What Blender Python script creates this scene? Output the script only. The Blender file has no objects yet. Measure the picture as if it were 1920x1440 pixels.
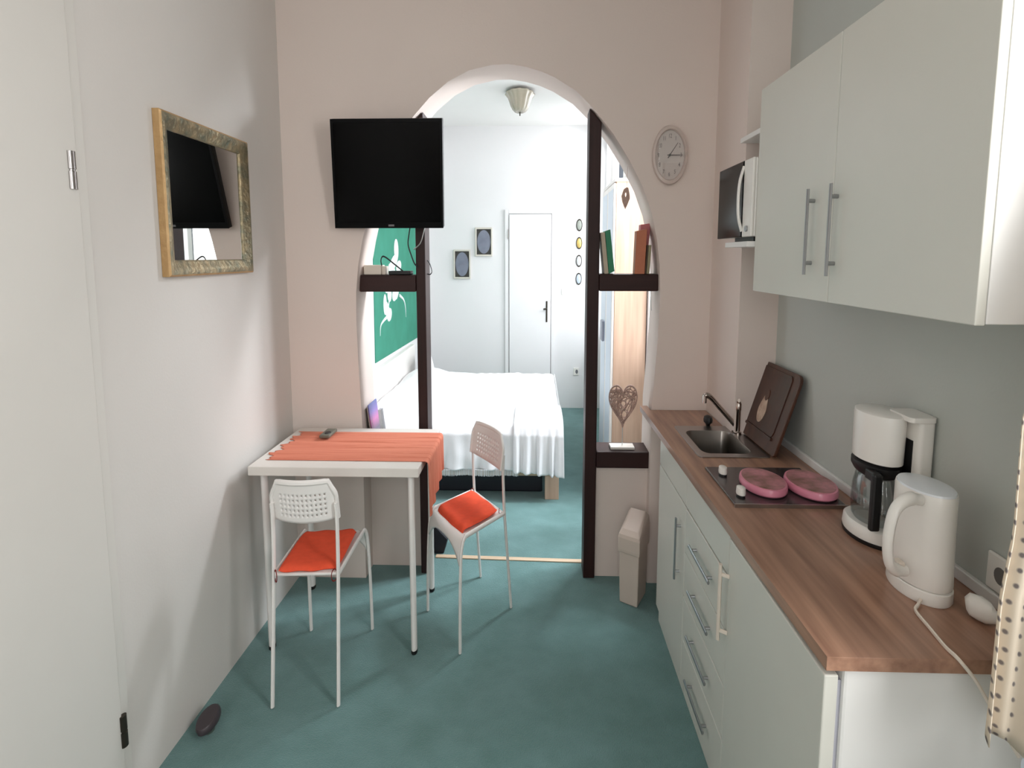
import bpy, math, random
from mathutils import Vector, Matrix, noise as mnoise
random.seed(7)
scene = bpy.context.scene
COL = scene.collection
PI = math.pi
SQUEEZE_X = 0.6            # all widths are squeezed to match the view: round stock is this much slimmer across than deep


# ------------------------------------------------------------------ materials
def lin(c):
    return tuple((v / 255 / 12.92) if v / 255 <= 0.04045 else ((v / 255 + 0.055) / 1.055) ** 2.4 for v in c)


MATS = {}


def mat(name, rgb, rough=0.5, metal=0.0, var=0.05, scale=30.0, bump=0.0, bscale=None, stretch=None, rgb2=None,
        coat=0.0, spec=0.5, trans=0.0):
    m = bpy.data.materials.new(name)
    m.use_nodes = True
    nt = m.node_tree
    b = nt.nodes['Principled BSDF']
    b.inputs['Roughness'].default_value = rough
    b.inputs['Metallic'].default_value = metal
    b.inputs['Specular IOR Level'].default_value = spec
    b.inputs['Coat Weight'].default_value = coat
    b.inputs['Transmission Weight'].default_value = trans
    tc = nt.nodes.new('ShaderNodeTexCoord')
    mp = nt.nodes.new('ShaderNodeMapping')
    if stretch:
        mp.inputs['Scale'].default_value = stretch
    nt.links.new(tc.outputs['Object'], mp.inputs['Vector'])
    n = nt.nodes.new('ShaderNodeTexNoise')
    n.inputs['Scale'].default_value = scale
    n.inputs['Detail'].default_value = 4
    nt.links.new(mp.outputs['Vector'], n.inputs['Vector'])
    r = nt.nodes.new('ShaderNodeValToRGB')
    c = lin(rgb)
    d = lin(rgb2) if rgb2 else tuple(v * (1 - var * 2) for v in c)
    r.color_ramp.elements[0].position = 0.3
    r.color_ramp.elements[1].position = 0.7
    r.color_ramp.elements[0].color = (*d, 1)
    r.color_ramp.elements[1].color = (*c, 1)
    nt.links.new(n.outputs['Fac'], r.inputs['Fac'])
    nt.links.new(r.outputs['Color'], b.inputs['Base Color'])
    if bump:
        n2 = nt.nodes.new('ShaderNodeTexNoise')
        n2.inputs['Scale'].default_value = bscale or scale * 4
        n2.inputs['Detail'].default_value = 3
        nt.links.new(mp.outputs['Vector'], n2.inputs['Vector'])
        bp = nt.nodes.new('ShaderNodeBump')
        bp.inputs['Strength'].default_value = bump
        bp.inputs['Distance'].default_value = 0.01
        nt.links.new(n2.outputs['Fac'], bp.inputs['Height'])
        nt.links.new(bp.outputs['Normal'], b.inputs['Normal'])
    MATS[name] = m
    return m


def wood(name, rgb, rgb2, axis, rough=0.35, scale=2.2, spec=0.5):
    m = mat(name, rgb, rough=rough, scale=scale, rgb2=rgb2,
            stretch={'x': (1.0, 14, 14), 'y': (18, 1.0, 18), 'z': (18, 14, 1.0)}[axis], spec=spec)
    return m


def thin_glass(name, tint=(1, 1, 1), gloss=0.08):
    m = bpy.data.materials.new(name)
    m.use_nodes = True
    nt = m.node_tree
    nt.nodes.clear()
    o = nt.nodes.new('ShaderNodeOutputMaterial')
    t = nt.nodes.new('ShaderNodeBsdfTransparent')
    g = nt.nodes.new('ShaderNodeBsdfGlossy')
    n = nt.nodes.new('ShaderNodeTexNoise')
    n.inputs['Scale'].default_value = 3
    r = nt.nodes.new('ShaderNodeValToRGB')
    r.color_ramp.elements[0].color = (*[v * 0.97 for v in tint], 1)
    r.color_ramp.elements[1].color = (*tint, 1)
    nt.links.new(n.outputs['Fac'], r.inputs['Fac'])
    nt.links.new(r.outputs['Color'], t.inputs['Color'])
    g.inputs['Roughness'].default_value = 0.02
    x = nt.nodes.new('ShaderNodeMixShader')
    x.inputs['Fac'].default_value = gloss
    nt.links.new(t.outputs[0], x.inputs[1])
    nt.links.new(g.outputs[0], x.inputs[2])
    nt.links.new(x.outputs[0], o.inputs['Surface'])
    MATS[name] = m
    return m


def carpet():
    m = mat('carpet', (108, 144, 143), rough=0.95, scale=7, rgb2=(92, 128, 125), bump=0.6, bscale=260, spec=0.1)
    nt = m.node_tree
    b = nt.nodes['Principled BSDF']
    b.inputs['Sheen Weight'].default_value = 0.25
    return m


def dotted():
    m = bpy.data.materials.new('dotted_cotton')
    m.use_nodes = True
    nt = m.node_tree
    b = nt.nodes['Principled BSDF']
    b.inputs['Roughness'].default_value = 0.9
    uv = nt.nodes.new('ShaderNodeUVMap')
    v = nt.nodes.new('ShaderNodeTexVoronoi')
    v.voronoi_dimensions = '2D'
    v.inputs['Scale'].default_value = 1.0
    v.inputs['Randomness'].default_value = 0.25
    r = nt.nodes.new('ShaderNodeValToRGB')
    r.color_ramp.elements[0].position = 0.10
    r.color_ramp.elements[0].color = (*lin((128, 120, 118)), 1)
    r.color_ramp.elements[1].position = 0.20
    r.color_ramp.elements[1].color = (*lin((226, 214, 196)), 1)
    nt.links.new(uv.outputs['UV'], v.inputs['Vector'])
    nt.links.new(v.outputs['Distance'], r.inputs['Fac'])
    nt.links.new(r.outputs['Color'], b.inputs['Base Color'])
    tr = nt.nodes.new('ShaderNodeBsdfTranslucent')
    nt.links.new(r.outputs['Color'], tr.inputs['Color'])
    mx = nt.nodes.new('ShaderNodeMixShader')
    mx.inputs['Fac'].default_value = 0.3
    out = nt.nodes['Material Output']
    nt.links.new(b.outputs[0], mx.inputs[1])
    nt.links.new(tr.outputs[0], mx.inputs[2])
    nt.links.new(mx.outputs[0], out.inputs['Surface'])
    return m


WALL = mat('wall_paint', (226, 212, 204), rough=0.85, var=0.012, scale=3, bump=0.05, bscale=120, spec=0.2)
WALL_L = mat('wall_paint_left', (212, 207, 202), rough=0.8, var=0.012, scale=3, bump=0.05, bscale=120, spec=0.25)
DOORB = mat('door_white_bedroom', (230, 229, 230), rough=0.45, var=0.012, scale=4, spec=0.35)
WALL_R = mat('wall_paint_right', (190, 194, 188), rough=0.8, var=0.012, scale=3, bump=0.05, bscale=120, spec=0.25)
WALL_B = mat('wall_paint_bedroom', (230, 229, 230), rough=0.8, var=0.012, scale=3, bump=0.04, bscale=120, spec=0.2)
CEIL = mat('ceiling_paint', (232, 230, 228), rough=0.9, var=0.01, scale=3, spec=0.2)
CARPET = carpet()
DARKWOOD = wood('dark_stained_wood', (52, 28, 25), (40, 20, 18), 'z', rough=0.5, spec=0.3)
DARKWOOD_X = wood('dark_stained_beam', (54, 29, 26), (42, 22, 20), 'x', rough=0.5, spec=0.3)
WORKTOP = wood('worktop_laminate', (178, 138, 114), (134, 98, 80), 'y', rough=0.28, scale=2.2)
OAK_X = wood('light_oak_x', (208, 184, 156), (190, 164, 136), 'x', rough=0.5)
OAK_Z = wood('light_oak_z', (206, 176, 154), (188, 156, 134), 'z', rough=0.5)
CAB = mat('cabinet_laminate', (212, 211, 202), rough=0.35, var=0.012, scale=6, spec=0.4)
CABEDGE = mat('cabinet_carcass', (232, 231, 228), rough=0.45, var=0.01, scale=6)
DOORW = mat('door_white', (212, 208, 202), rough=0.45, var=0.012, scale=4, spec=0.35)
STEEL = mat('brushed_steel', (176, 172, 170), rough=0.3, metal=1.0, var=0.06, scale=20, stretch=(1, 12, 1))
STEEL_D = mat('sink_steel', (150, 144, 138), rough=0.32, metal=1.0, var=0.05, scale=15)
CHROME = mat('chrome', (190, 178, 170), rough=0.1, metal=1.0, var=0.02)
ALU = mat('satin_handle', (168, 170, 172), rough=0.3, metal=0.9, var=0.03)
WHITEM = mat('white_powder_coat', (236, 232, 228), rough=0.4, var=0.01, scale=12, spec=0.45)
WHITEP = mat('white_plastic', (235, 232, 226), rough=0.3, var=0.01, scale=10)
CREAMP = mat('cream_plastic', (226, 214, 200), rough=0.45, var=0.015, scale=10)
BINP = mat('bin_plastic', (206, 190, 178), rough=0.5, var=0.02, scale=12)
BLACKP = mat('black_plastic', (11, 11, 13), rough=0.45, var=0.05)
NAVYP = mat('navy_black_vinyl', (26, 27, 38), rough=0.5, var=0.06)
SCREEN = mat('black_screen', (3, 3, 4), rough=0.16, var=0.02, spec=0.12)
TABLEM = mat('table_white', (224, 218, 211), rough=0.4, var=0.01, scale=8)
RUBBER = mat('black_rubber', (22, 21, 22), rough=0.7, var=0.05)
CUSH = mat('orange_red_cotton', (238, 90, 60), rough=0.9, var=0.05, scale=40, bump=0.25, bscale=500, spec=0.2)
RUNNER = mat('salmon_cotton', (222, 140, 114), rough=0.9, scale=3.0, rgb2=(206, 118, 94), stretch=(1, 18, 1), bump=0.25, bscale=120, spec=0.2)
GILT = mat('worn_gilt', (170, 150, 116), rough=0.38, metal=0.5, scale=24, rgb2=(104, 108, 92), bump=0.5, bscale=60)
GILT_E = mat('gilt_edge', (196, 160, 112), rough=0.45, metal=0.3, scale=24, rgb2=(176, 140, 94), bump=0.2)
MIRROR = mat('mirror_silver', (226, 228, 226), rough=0.015, metal=1.0, var=0.0)
LINEN = mat('white_linen', (240, 240, 242), rough=0.9, var=0.015, scale=10, bump=0.15, bscale=300, spec=0.2)
GREEN = mat('green_paint', (62, 140, 118), rough=0.8, scale=5, rgb2=(56, 130, 108), spec=0.2)
PETAL = mat('petal_white', (232, 238, 238), rough=0.8, var=0.03, scale=20)
SILVERF = mat('silver_frame', (214, 210, 200), rough=0.35, metal=0.4, var=0.04)
MATDARK = mat('dark_mount', (62, 60, 56), rough=0.6, scale=18, rgb2=(44, 43, 40))
OVALB = mat('blue_grey_print', (128, 134, 150), rough=0.35, scale=9, rgb2=(106, 110, 126))
BRONZE = mat('dark_bronze', (60, 54, 46), rough=0.4, metal=0.6)
GREYSILVER = mat('grey_silver', (190, 196, 194), rough=0.3, metal=0.4, var=0.06)
GOLDISH = mat('pale_gold', (214, 186, 112), rough=0.3, metal=0.5, var=0.08)
LAMPG = mat('frosted_lamp_glass', (170, 162, 144), rough=0.25, var=0.05, scale=10, stretch=(1, 1, 0.3))
PALEBLUE = mat('pale_blue_panel', (206, 216, 228), rough=0.35, var=0.01)
GREYH = mat('grey_handle', (150, 154, 168), rough=0.4, metal=0.3)
HOB = mat('hob_enamel', (86, 78, 78), rough=0.22, metal=0.5, var=0.05, scale=12)
PINK = mat('pink_enamel', (226, 142, 164), rough=0.3, var=0.03, scale=14)
PINKP = mat('pink_floral_print', (208, 140, 150), rough=0.4, scale=22, rgb2=(122, 92, 74))
BOARD = wood('dark_board', (82, 46, 28), (60, 32, 19), 'z', rough=0.4)
BOARD2 = wood('dark_board_panel', (74, 40, 25), (54, 28, 17), 'z', rough=0.4)
INLAY = mat('pale_inlay', (206, 182, 162), rough=0.5, scale=30, rgb2=(160, 128, 106))
WICKER = mat('grey_wicker', (196, 166, 154), rough=0.8, var=0.12, scale=60)
CARAFE = thin_glass('carafe_glass', (0.82, 0.84, 0.84), 0.12)
PANE = thin_glass('window_glass', (0.98, 0.99, 1.0), 0.06)
CLOCKG = thin_glass('clock_glass', (1, 1, 1), 0.10)
DOTS = dotted()
CLOCKF = mat('clock_face', (226, 214, 208), rough=0.5, var=0.01)
CLOCKR = mat('clock_rim', (206, 190, 182), rough=0.3, var=0.02)
INK = mat('dark_ink', (120, 104, 104), rough=0.6)
DSTOP = mat('dark_rubber_brown', (66, 58, 62), rough=0.35, var=0.04)


# ------------------------------------------------------------------ mesh builder
class MB:
    def __init__(s):
        s.v = []
        s.f = []
        s.uv = None

    def add(s, vs, fs):
        n = len(s.v)
        s.v += [Vector(p) for p in vs]
        s.f += [[i + n for i in f] for f in fs]
        return s

    def box(s, x0, x1, y0, y1, z0, z1):
        return s.add([(x0, y0, z0), (x1, y0, z0), (x1, y1, z0), (x0, y1, z0), (x0, y0, z1), (x1, y0, z1), (x1, y1, z1), (x0, y1, z1)],
                     [(0, 3, 2, 1), (4, 5, 6, 7), (0, 1, 5, 4), (1, 2, 6, 5), (2, 3, 7, 6), (3, 0, 4, 7)])

    def loft(s, rings, cap=True):
        n = len(rings[0])
        vs = [p for r in rings for p in r]
        fs = []
        for i in range(len(rings) - 1):
            for j in range(n):
                k = (j + 1) % n
                fs.append((i * n + j, i * n + k, (i + 1) * n + k, (i + 1) * n + j))
        if cap:
            fs.append(tuple(reversed(range(n))))
            fs.append(tuple(range((len(rings) - 1) * n, len(rings) * n)))
        return s.add(vs, fs)

    def prism(s, pts, axis, a, b):
        """extrude a 2D outline along axis ('x': pts are (y,z); 'y': (x,z); 'z': (x,y))"""
        def P(p, t):
            return {'x': (t, p[0], p[1]), 'y': (p[0], t, p[1]), 'z': (p[0], p[1], t)}[axis]
        return s.loft([[P(p, a) for p in pts], [P(p, b) for p in pts]])

    def tube(s, pts, r, seg=10, kx=SQUEEZE_X, closed=False):
        P = [Vector((p[0] / kx, p[1], p[2])) for p in pts]
        n = len(P)
        rings = []
        up = None
        for i in range(n):
            if closed:
                t = P[(i + 1) % n] - P[i - 1]
            else:
                t = P[min(i + 1, n - 1)] - P[max(i - 1, 0)]
            t.normalize()
            if up is None:
                up = Vector((0, 0, 1)) if abs(t.z) < 0.9 else Vector((0, 1, 0))
            a = t.cross(up)
            if a.length < 1e-5:
                a = t.cross(Vector((1, 0, 0)))
            a.normalize()
            up = a.cross(t).normalized()
            rr = r[i] if isinstance(r, (list, tuple)) else r
            rings.append([((P[i] + (a * math.cos(2 * PI * k / seg) + up * math.sin(2 * PI * k / seg)) * rr)) for k in range(seg)])
        rings = [[(q.x * kx, q.y, q.z) for q in R] for R in rings]
        if closed:
            rings.append(rings[0])
        return s.loft(rings, cap=not closed)

    def lathe(s, cx, cy, prof, seg=32, kx=SQUEEZE_X, ripple=0, nr=12, cap=True, rot=None):
        rings = []
        for r, z in prof:
            ring = []
            for k in range(seg):
                a = 2 * PI * k / seg
                q = r * (1 + ripple * math.cos(nr * a))
                ring.append((cx + q * math.cos(a) * kx, cy + q * math.sin(a), z))
            rings.append(ring)
        return s.loft(rings, cap)

    def lathe_y(s, cx, cz, prof, seg=32, kx=SQUEEZE_X, cap=True):
        """round about the Y axis; prof is (r, y)"""
        rings = [[(cx + r * math.cos(2 * PI * k / seg) * kx, y, cz + r * math.sin(2 * PI * k / seg)) for k in range(seg)] for r, y in prof]
        return s.loft(rings, cap)

    def grid(s, fn, nu, nv, uvs=None):
        vs = [fn(i / nu, j / nv) for j in range(nv + 1) for i in range(nu + 1)]
        fs = [(j * (nu + 1) + i, j * (nu + 1) + i + 1, (j + 1) * (nu + 1) + i + 1, (j + 1) * (nu + 1) + i) for j in range(nv) for i in range(nu)]
        s.add(vs, fs)
        if uvs:
            s.uv = [uvs(i / nu, j / nv) for j in range(nv + 1) for i in range(nu + 1)]
        return s

    def xf(s, M):
        s.v = [M @ p for p in s.v]
        return s

    def build(s, name, m, root=None, smooth=False, bevel=0.0, bseg=2, solid=0.0, subd=0, label=None, weld=False, base=None):
        import bmesh
        if root is not None:
            o0 = WORLD[root.name]
        elif base is not None:
            o0 = Vector(base)
        else:
            xs = [p.x for p in s.v]; ys = [p.y for p in s.v]; zs = [p.z for p in s.v]
            o0 = Vector(((min(xs) + max(xs)) / 2, (min(ys) + max(ys)) / 2, min(zs)))
        me = bpy.data.meshes.new(name)
        me.from_pydata([p - o0 for p in s.v], [], s.f)
        me.validate()
        bm = bmesh.new()
        bm.from_mesh(me)
        if weld:
            bmesh.ops.remove_doubles(bm, verts=bm.verts, dist=1e-5)
        if not solid:
            bmesh.ops.recalc_face_normals(bm, faces=bm.faces)
        bm.to_mesh(me)
        bm.free()
        if s.uv:
            L = me.uv_layers.new(name='UVMap')
            for lp in me.loops:
                L.data[lp.index].uv = s.uv[lp.vertex_index]
        me.materials.append(m)
        if smooth:
            me.polygons.foreach_set('use_smooth', [True] * len(me.polygons))
            me.set_sharp_from_angle(angle=math.radians(40))
        o = bpy.data.objects.new(name, me)
        COL.objects.link(o)
        if root is not None:
            o.parent = root
            WORLD[o.name] = o0
        else:
            o.location = o0
            WORLD[o.name] = o0
        if solid:
            md = o.modifiers.new('thickness', 'SOLIDIFY')
            md.thickness = solid
            md.offset = 0
        if subd:
            md = o.modifiers.new('smooth', 'SUBSURF')
            md.levels = subd
            md.render_levels = subd
        if bevel:
            md = o.modifiers.new('soft_edges', 'BEVEL')
            md.width = bevel
            md.segments = bseg
            md.limit_method = 'ANGLE'
        if label:
            o['label'] = label
        return o


WORLD = {}


def thing(name, loc, label, cat, group=None):
    o = bpy.data.objects.new(name, None)
    o.empty_display_size = 0.05
    COL.objects.link(o)
    o.location = loc
    WORLD[o.name] = Vector(loc)
    return tag(o, label, cat, group)


def tag(o, label, cat, group=None):
    o['label'] = label
    o['category'] = cat
    if group:
        o['group'] = group
    return o


def struct(o, label=None, cat=None):
    o['kind'] = 'structure'
    if label:
        tag(o, label, cat)
    return o


def B(*a):
    return MB().box(*a)


def rrect(x0, x1, y0, y1, rx, ry=None, n=6):
    ry = ry or rx
    pts = []
    for cx, cy, a0 in ((x1 - rx, y1 - ry, 0), (x0 + rx, y1 - ry, PI / 2), (x0 + rx, y0 + ry, PI), (x1 - rx, y0 + ry, 1.5 * PI)):
        for k in range(n + 1):
            a = a0 + PI / 2 * k / n
            pts.append((cx + rx * math.cos(a), cy + ry * math.sin(a)))
    return pts


def bez(pts, n=8):
    """smooth polyline through the points (Catmull-Rom)"""
    P = [Vector(p) for p in pts]
    P = [P[0] * 2 - P[1]] + P + [P[-1] * 2 - P[-2]]
    out = []
    for i in range(1, len(P) - 2):
        for k in range(n):
            t = k / n
            a, b, c, d = P[i - 1], P[i], P[i + 1], P[i + 2]
            out.append(0.5 * ((2 * b) + (c - a) * t + (2 * a - 5 * b + 4 * c - d) * t * t + (3 * b - a - 3 * c + d) * t ** 3))
    out.append(P[-2])
    return out


def text_mesh(body, size, depth=0.0006):
    cu = bpy.data.curves.new('lettering', 'FONT')
    cu.body = body
    cu.size = size
    cu.extrude = depth
    cu.align_x = 'CENTER'
    cu.align_y = 'CENTER'
    ob = bpy.data.objects.new('lettering', cu)
    COL.objects.link(ob)
    dg = bpy.context.evaluated_depsgraph_get()
    dg.update()
    me = bpy.data.meshes.new_from_object(ob.evaluated_get(dg))
    mb = MB()
    mb.add([v.co.copy() for v in me.vertices], [list(p.vertices) for p in me.polygons])
    bpy.data.objects.remove(ob)
    bpy.data.curves.remove(cu)
    return mb


# ------------------------------------------------------------------ the rooms
XL, XR, XRB = -1.155, 0.95, 0.70        # left wall, kitchen right wall, bedroom right wall
YB, YA0, YA1, YF = -1.25, 2.95, 3.20, 6.54
ZC = 2.85
struct(B(XL - .12, XR + .12, YB - .1, YF + .1, -.06, 0).build('floor', CARPET))
struct(B(XL - .12, XR + .12, YB - .1, YF + .1, ZC, ZC + .1).build('ceiling', CEIL))
struct(B(XL - .12, XL, YB - .1, YA0, 0, ZC).build('wall_left', WALL_L))
struct(B(XL - .12, XL, YA0, YF + .1, 0, ZC).build('wall_left_bedroom', WALL_B))
WFILL = (-.95, .25, .95, 2.50)  # added opening behind the viewer that lets fill light in
bw = B(XL, WFILL[0], YB - .12, YB, 0, ZC).box(WFILL[1], XR + .12, YB - .12, YB, 0, ZC).box(WFILL[0], WFILL[1], YB - .12, YB, 0, WFILL[2]).box(WFILL[0], WFILL[1], YB - .12, YB, WFILL[3], ZC)
struct(bw.build('wall_back', WALL))
struct(B(XL, XRB + .12, YF, YF + .1, 0, ZC).build('wall_far', WALL_B))


def wall_with_windows(x0, x1, y0, y1, wins):
    m = MB()
    y = y0
    for (a, b, za, zb) in wins:
        if a > y:
            m.box(x0, x1, y, a, 0, ZC)
        m.box(x0, x1, a, b, 0, za)
        m.box(x0, x1, a, b, zb, ZC)
        y = b
    if y < y1:
        m.box(x0, x1, y, y1, 0, ZC)
    return m


W3 = (-0.45, 0.76, 0.90, 2.62)
W1 = (3.34, 3.95, 0.80, 2.70)
W2 = (4.74, 6.46, 0.80, 2.76)
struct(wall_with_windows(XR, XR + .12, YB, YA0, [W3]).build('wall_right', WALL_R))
struct(wall_with_windows(XRB, XRB + .12, YA1, YF, [W1, W2]).build('wall_right_bedroom', WALL_B))

# wall with the round-headed opening
outline = [(-.823, 0), (-.822, .40), (-.820, .76), (-.830, 1.07), (-.834, 1.25), (-.831, 1.40), (-.819, 1.52), (-.794, 1.645), (-.755, 1.80), (-.70, 1.95),
           (-.63, 2.085), (-.546, 2.195), (-.475, 2.272), (-.391, 2.340), (-.295, 2.388), (-.188, 2.411), (-.12, 2.412), (-.047, 2.400), (.02, 2.381),
           (.083, 2.354), (.178, 2.296), (.266, 2.210), (.346, 2.110), (.419, 1.996), (.481, 1.879), (.525, 1.761), (.552, 1.642), (.567, 1.522),
           (.573, 1.376), (.567, 1.179), (.558, 1.029), (.548, .872), (.546, .40), (.546, 0)]


def arch_z(x):
    """height of the opening above x"""
    for a, b in zip(outline[7:], outline[8:]):
        if a[0] <= x <= b[0]:
            return a[1] + (b[1] - a[1]) * (x - a[0]) / (b[0] - a[0])
        if a[0] > x and a[0] <= x:
            break
    return 2.2


def arch_wall():
    m = MB()
    x0, x1 = XL, XR + .12
    outer = []
    for i, (x, z) in enumerate(outline):
        if x < -.6 and z < 2.1:
            outer.append((x0, z if z < 2.08 else ZC))
        elif x > .40 and z < 2.05:
            outer.append((x1, z))
        else:
            outer.append((x0 + (x1 - x0) * (x + .63) / (.40 + .63), ZC))
    n = len(outline)
    vs = []
    for Y in (YA0, YA1):
        vs += [(x, Y, z) for x, z in outline] + [(x, Y, z) for x, z in outer]
    cl = [(x0, YA0, ZC), (x1, YA0, ZC), (x0, YA1, ZC), (x1, YA1, ZC)]
    vs += cl
    fs = []
    for k in (0, 2 * n):
        for i in range(n - 1):
            a, b = outer[i], outer[i + 1]
            if abs(a[0] - b[0]) > 1e-6 and abs(a[1] - b[1]) > 1e-6:
                c = 4 * n + (0 if k == 0 else 2) + (0 if a[0] < 0 else 1)
                fs.append((k + i, k + i + 1, k + n + i + 1, c, k + n + i))
            else:
                fs.append((k + i, k + i + 1, k + n + i + 1, k + n + i))
    for i in range(n - 1):
        fs.append((i, i + 1, 2 * n + i + 1, 2 * n + i))
    m.add(vs, fs)
    return m


struct(arch_wall().build('wall_arch', WALL, smooth=True))
struct(B(.80, XR, 2.53, YA0, 0, ZC).build('wall_corner', WALL))
struct(B(-.826, -.556, 3.085, 3.19, 0, .557).build('wall_sill_left', WALL))
struct(B(.300, .548, 3.01, 3.19, 0, .557).build('wall_sill_right', WALL))

# doorway strip between the two carpets
t = MB().prism([(-.515, 3.168), (.25, 3.138), (.25, 3.172), (-.515, 3.202)], 'z', 0, .006)
struct(t.build('trim_1', OAK_X, bevel=.002))

# flush door in the left wall
dr = B(XL, XL + .012, .70, 1.598, .008, 2.26).build('door_1', DOORW, bevel=.003)
struct(dr, 'flush white door in the left wall, hinged beside the mirror', 'door')
B(XL, XL + .006, 1.604, 1.638, 0, 2.30).build('door_frame', DOORW, dr, bevel=.002)
for z, s in ((1.78, 'pale upper hinge'), (.255, 'dark lower hinge')):
    h = MB().lathe(XL + .014, 1.575 if z > 1 else 1.600, [(.012, z - .046), (.012, z - .003), (.009, z - .002), (.009, z + .002), (.012, z + .003), (.012, z + .046)], 14)
    h.build('hinge', STEEL if z > 1 else BRONZE, dr, smooth=True, label=s)

# bedroom door in the far wall
dr = B(-.262, .160, YF - .030, YF, .006, 1.985).build('door_2', DOORB, bevel=.004)
struct(dr, 'white panel door in the far bedroom wall behind the bed', 'door')
f = B(-.306, -.268, YF - .022, YF, 0, 2.035).box(.166, .20, YF - .022, YF, 0, 2.035).box(-.268, .166, YF - .022, YF, 1.992, 2.035)
f.build('door_frame', DOORB, dr, bevel=.004)
B(.112, .128, YF - .036, YF - .030, .90, 1.115).build('handle_plate', BRONZE, dr, bevel=.002)
MB().tube([(.12, YF - .03, 1.04), (.12, YF - .075, 1.04), (.085, YF - .08, 1.035)], .009).build('door_handle', BRONZE, dr, smooth=True)
MB().lathe(-.268, YF - .028, [(.008, 1.74), (.008, 1.84)], 10).build('hinge', STEEL, dr, smooth=True)


# windows
def window(name, x, w, label):
    a, b, za, zb = w
    m = MB()
    fw = .055
    m.box(x, x + .05, a, a + fw, za, zb).box(x, x + .05, b - fw, b, za, zb)
    m.box(x, x + .05, a + fw, b - fw, za, za + fw).box(x, x + .05, a + fw, b - fw, zb - fw, zb)
    mid = (a + b) / 2
    m.box(x, x + .05, mid - .035, mid + .035, za + fw, zb - fw)
    zt = za + (zb - za) * .72
    m.box(x, x + .05, a + fw, mid - .035, zt - .03, zt + .03).box(x, x + .05, mid + .035, b - fw, zt - .03, zt + .03)
    o = m.build(name, WHITEM, bevel=.004)
    struct(o, label, 'window')
    B(x + .022, x + .027, a + fw, b - fw, za + fw, zb - fw).build('window_pane', PANE, o)
    return o


fw = .055
m = B(WFILL[0], WFILL[0] + fw, YB - .10, YB - .05, WFILL[2], WFILL[3]).box(WFILL[1] - fw, WFILL[1], YB - .10, YB - .05, WFILL[2], WFILL[3]).box(WFILL[0] + fw, WFILL[1] - fw, YB - .10, YB - .05, WFILL[2], WFILL[2] + fw).box(WFILL[0] + fw, WFILL[1] - fw, YB - .10, YB - .05, WFILL[3] - fw, WFILL[3]).box(-.385, -.315, YB - .10, YB - .05, WFILL[2] + fw, WFILL[3] - fw)
wo = m.build('fill_window', WHITEM, bevel=.004)  # unseen window, added to light the arch wall and cabinet doors
struct(wo, 'white framed window added behind the viewer for fill light', 'window')
B(WFILL[0] + fw, WFILL[1] - fw, YB - .078, YB - .073, WFILL[2] + fw, WFILL[3] - fw).build('window_pane', PANE, wo)
window('window_1', XRB + .05, W1, 'white framed bedroom window just past the arch')
window('window_2', XRB + .05, W2, 'tall white framed bedroom window beyond the wardrobe')
window('window_3', XR + .05, W3, 'white framed kitchen window beside the dotted curtain')
B(XRB - .03, XRB + .05, W2[0], W2[1], W2[2] - .03, W2[2]).build('trim_2', WHITEM, bevel=.004)['kind'] = 'structure'

# upright laminate strip where worktop meets the wall
B(.938, XR, 1.10, 2.50, .857, .885).build('trim_3', CABEDGE, bevel=.003)['kind'] = 'structure'

# ------------------------------------------------------------------ timber frame inside the arch
def post(x0, x1, y0, y1, label):
    za, zb = arch_z(x0) - .004, arch_z(x1) - .004
    m = MB()
    m.add([(x0, y0, 0), (x1, y0, 0), (x1, y1, 0), (x0, y1, 0), (x0, y0, za), (x1, y0, zb), (x1, y1, zb), (x0, y1, za)],
          [(0, 3, 2, 1), (4, 5, 6, 7), (0, 1, 5, 4), (1, 2, 6, 5), (2, 3, 7, 6), (3, 0, 4, 7)])
    return tag(m.build('timber_post', DARKWOOD, bevel=.004), label, 'post', 'dark posts in the arch')


post(-.560, -.515, 3.005, 3.135, 'dark brown timber post at the left of the arch, partly behind the television')
post(.242, .297, 2.985, 3.105, 'dark brown timber post at the right of the arch, between bed and wicker heart')


def beam(x0, x1, y0, y1, z0, z1, label):
    return tag(B(x0, x1, y0, y1, z0, z1).build('beam_shelf', DARKWOOD_X, bevel=.005), label, 'shelf', 'dark beam shelves in the arch')


beam(-.829, -.561, 3.0, 3.14, 1.402, 1.481, 'short dark brown beam shelf carrying the cream box under the television')
beam(.298, .570, 2.985, 3.12, 1.408, 1.487, 'short dark brown beam shelf carrying the books, right of the arch')
beam(.298, .564, 2.985, 3.15, .559, .640, 'low dark brown beam shelf under the wicker heart')
beam(-.818, -.561, 3.0, 3.16, .560, .640, 'low dark brown beam shelf behind the white table, holding magazines')

# ------------------------------------------------------------------ television
top_y, bot_y = 2.79, 2.90
cz0, cz1 = 1.695, 2.150
def tvp(u, w, d):
    """u across 0..1, w up 0..1, d in front of the back face"""
    y = bot_y + (top_y - bot_y) * w
    x = -.903 + u * (.491 - .010 * w) + .026 * w
    z = cz0 + (cz1 - cz0) * w
    n = Vector((0, -(cz1 - cz0), -(bot_y - top_y))).normalized()
    return Vector((x, y, z)) + n * d
def tvbox(u0, u1, w0, w1, d0, d1):
    m = MB()
    return m.add([tvp(u0, w0, d0), tvp(u1, w0, d0), tvp(u1, w0, d1), tvp(u0, w0, d1), tvp(u0, w1, d0), tvp(u1, w1, d0), tvp(u1, w1, d1), tvp(u0, w1, d1)],
                 [(0, 3, 2, 1), (4, 5, 6, 7), (0, 1, 5, 4), (1, 2, 6, 5), (2, 3, 7, 6), (3, 0, 4, 7)])
TVB = mat('gloss_black_bezel', (5, 5, 6), rough=0.4, var=0.02, spec=0.12)
tv = thing('television', (-.65, 2.88, 1.69), 'black flat television on a bracket in front of the arch', 'television')
tvbox(0, 1, 0, 1, -.035, -.004).build('housing', TVB, tv, bevel=.004)
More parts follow.
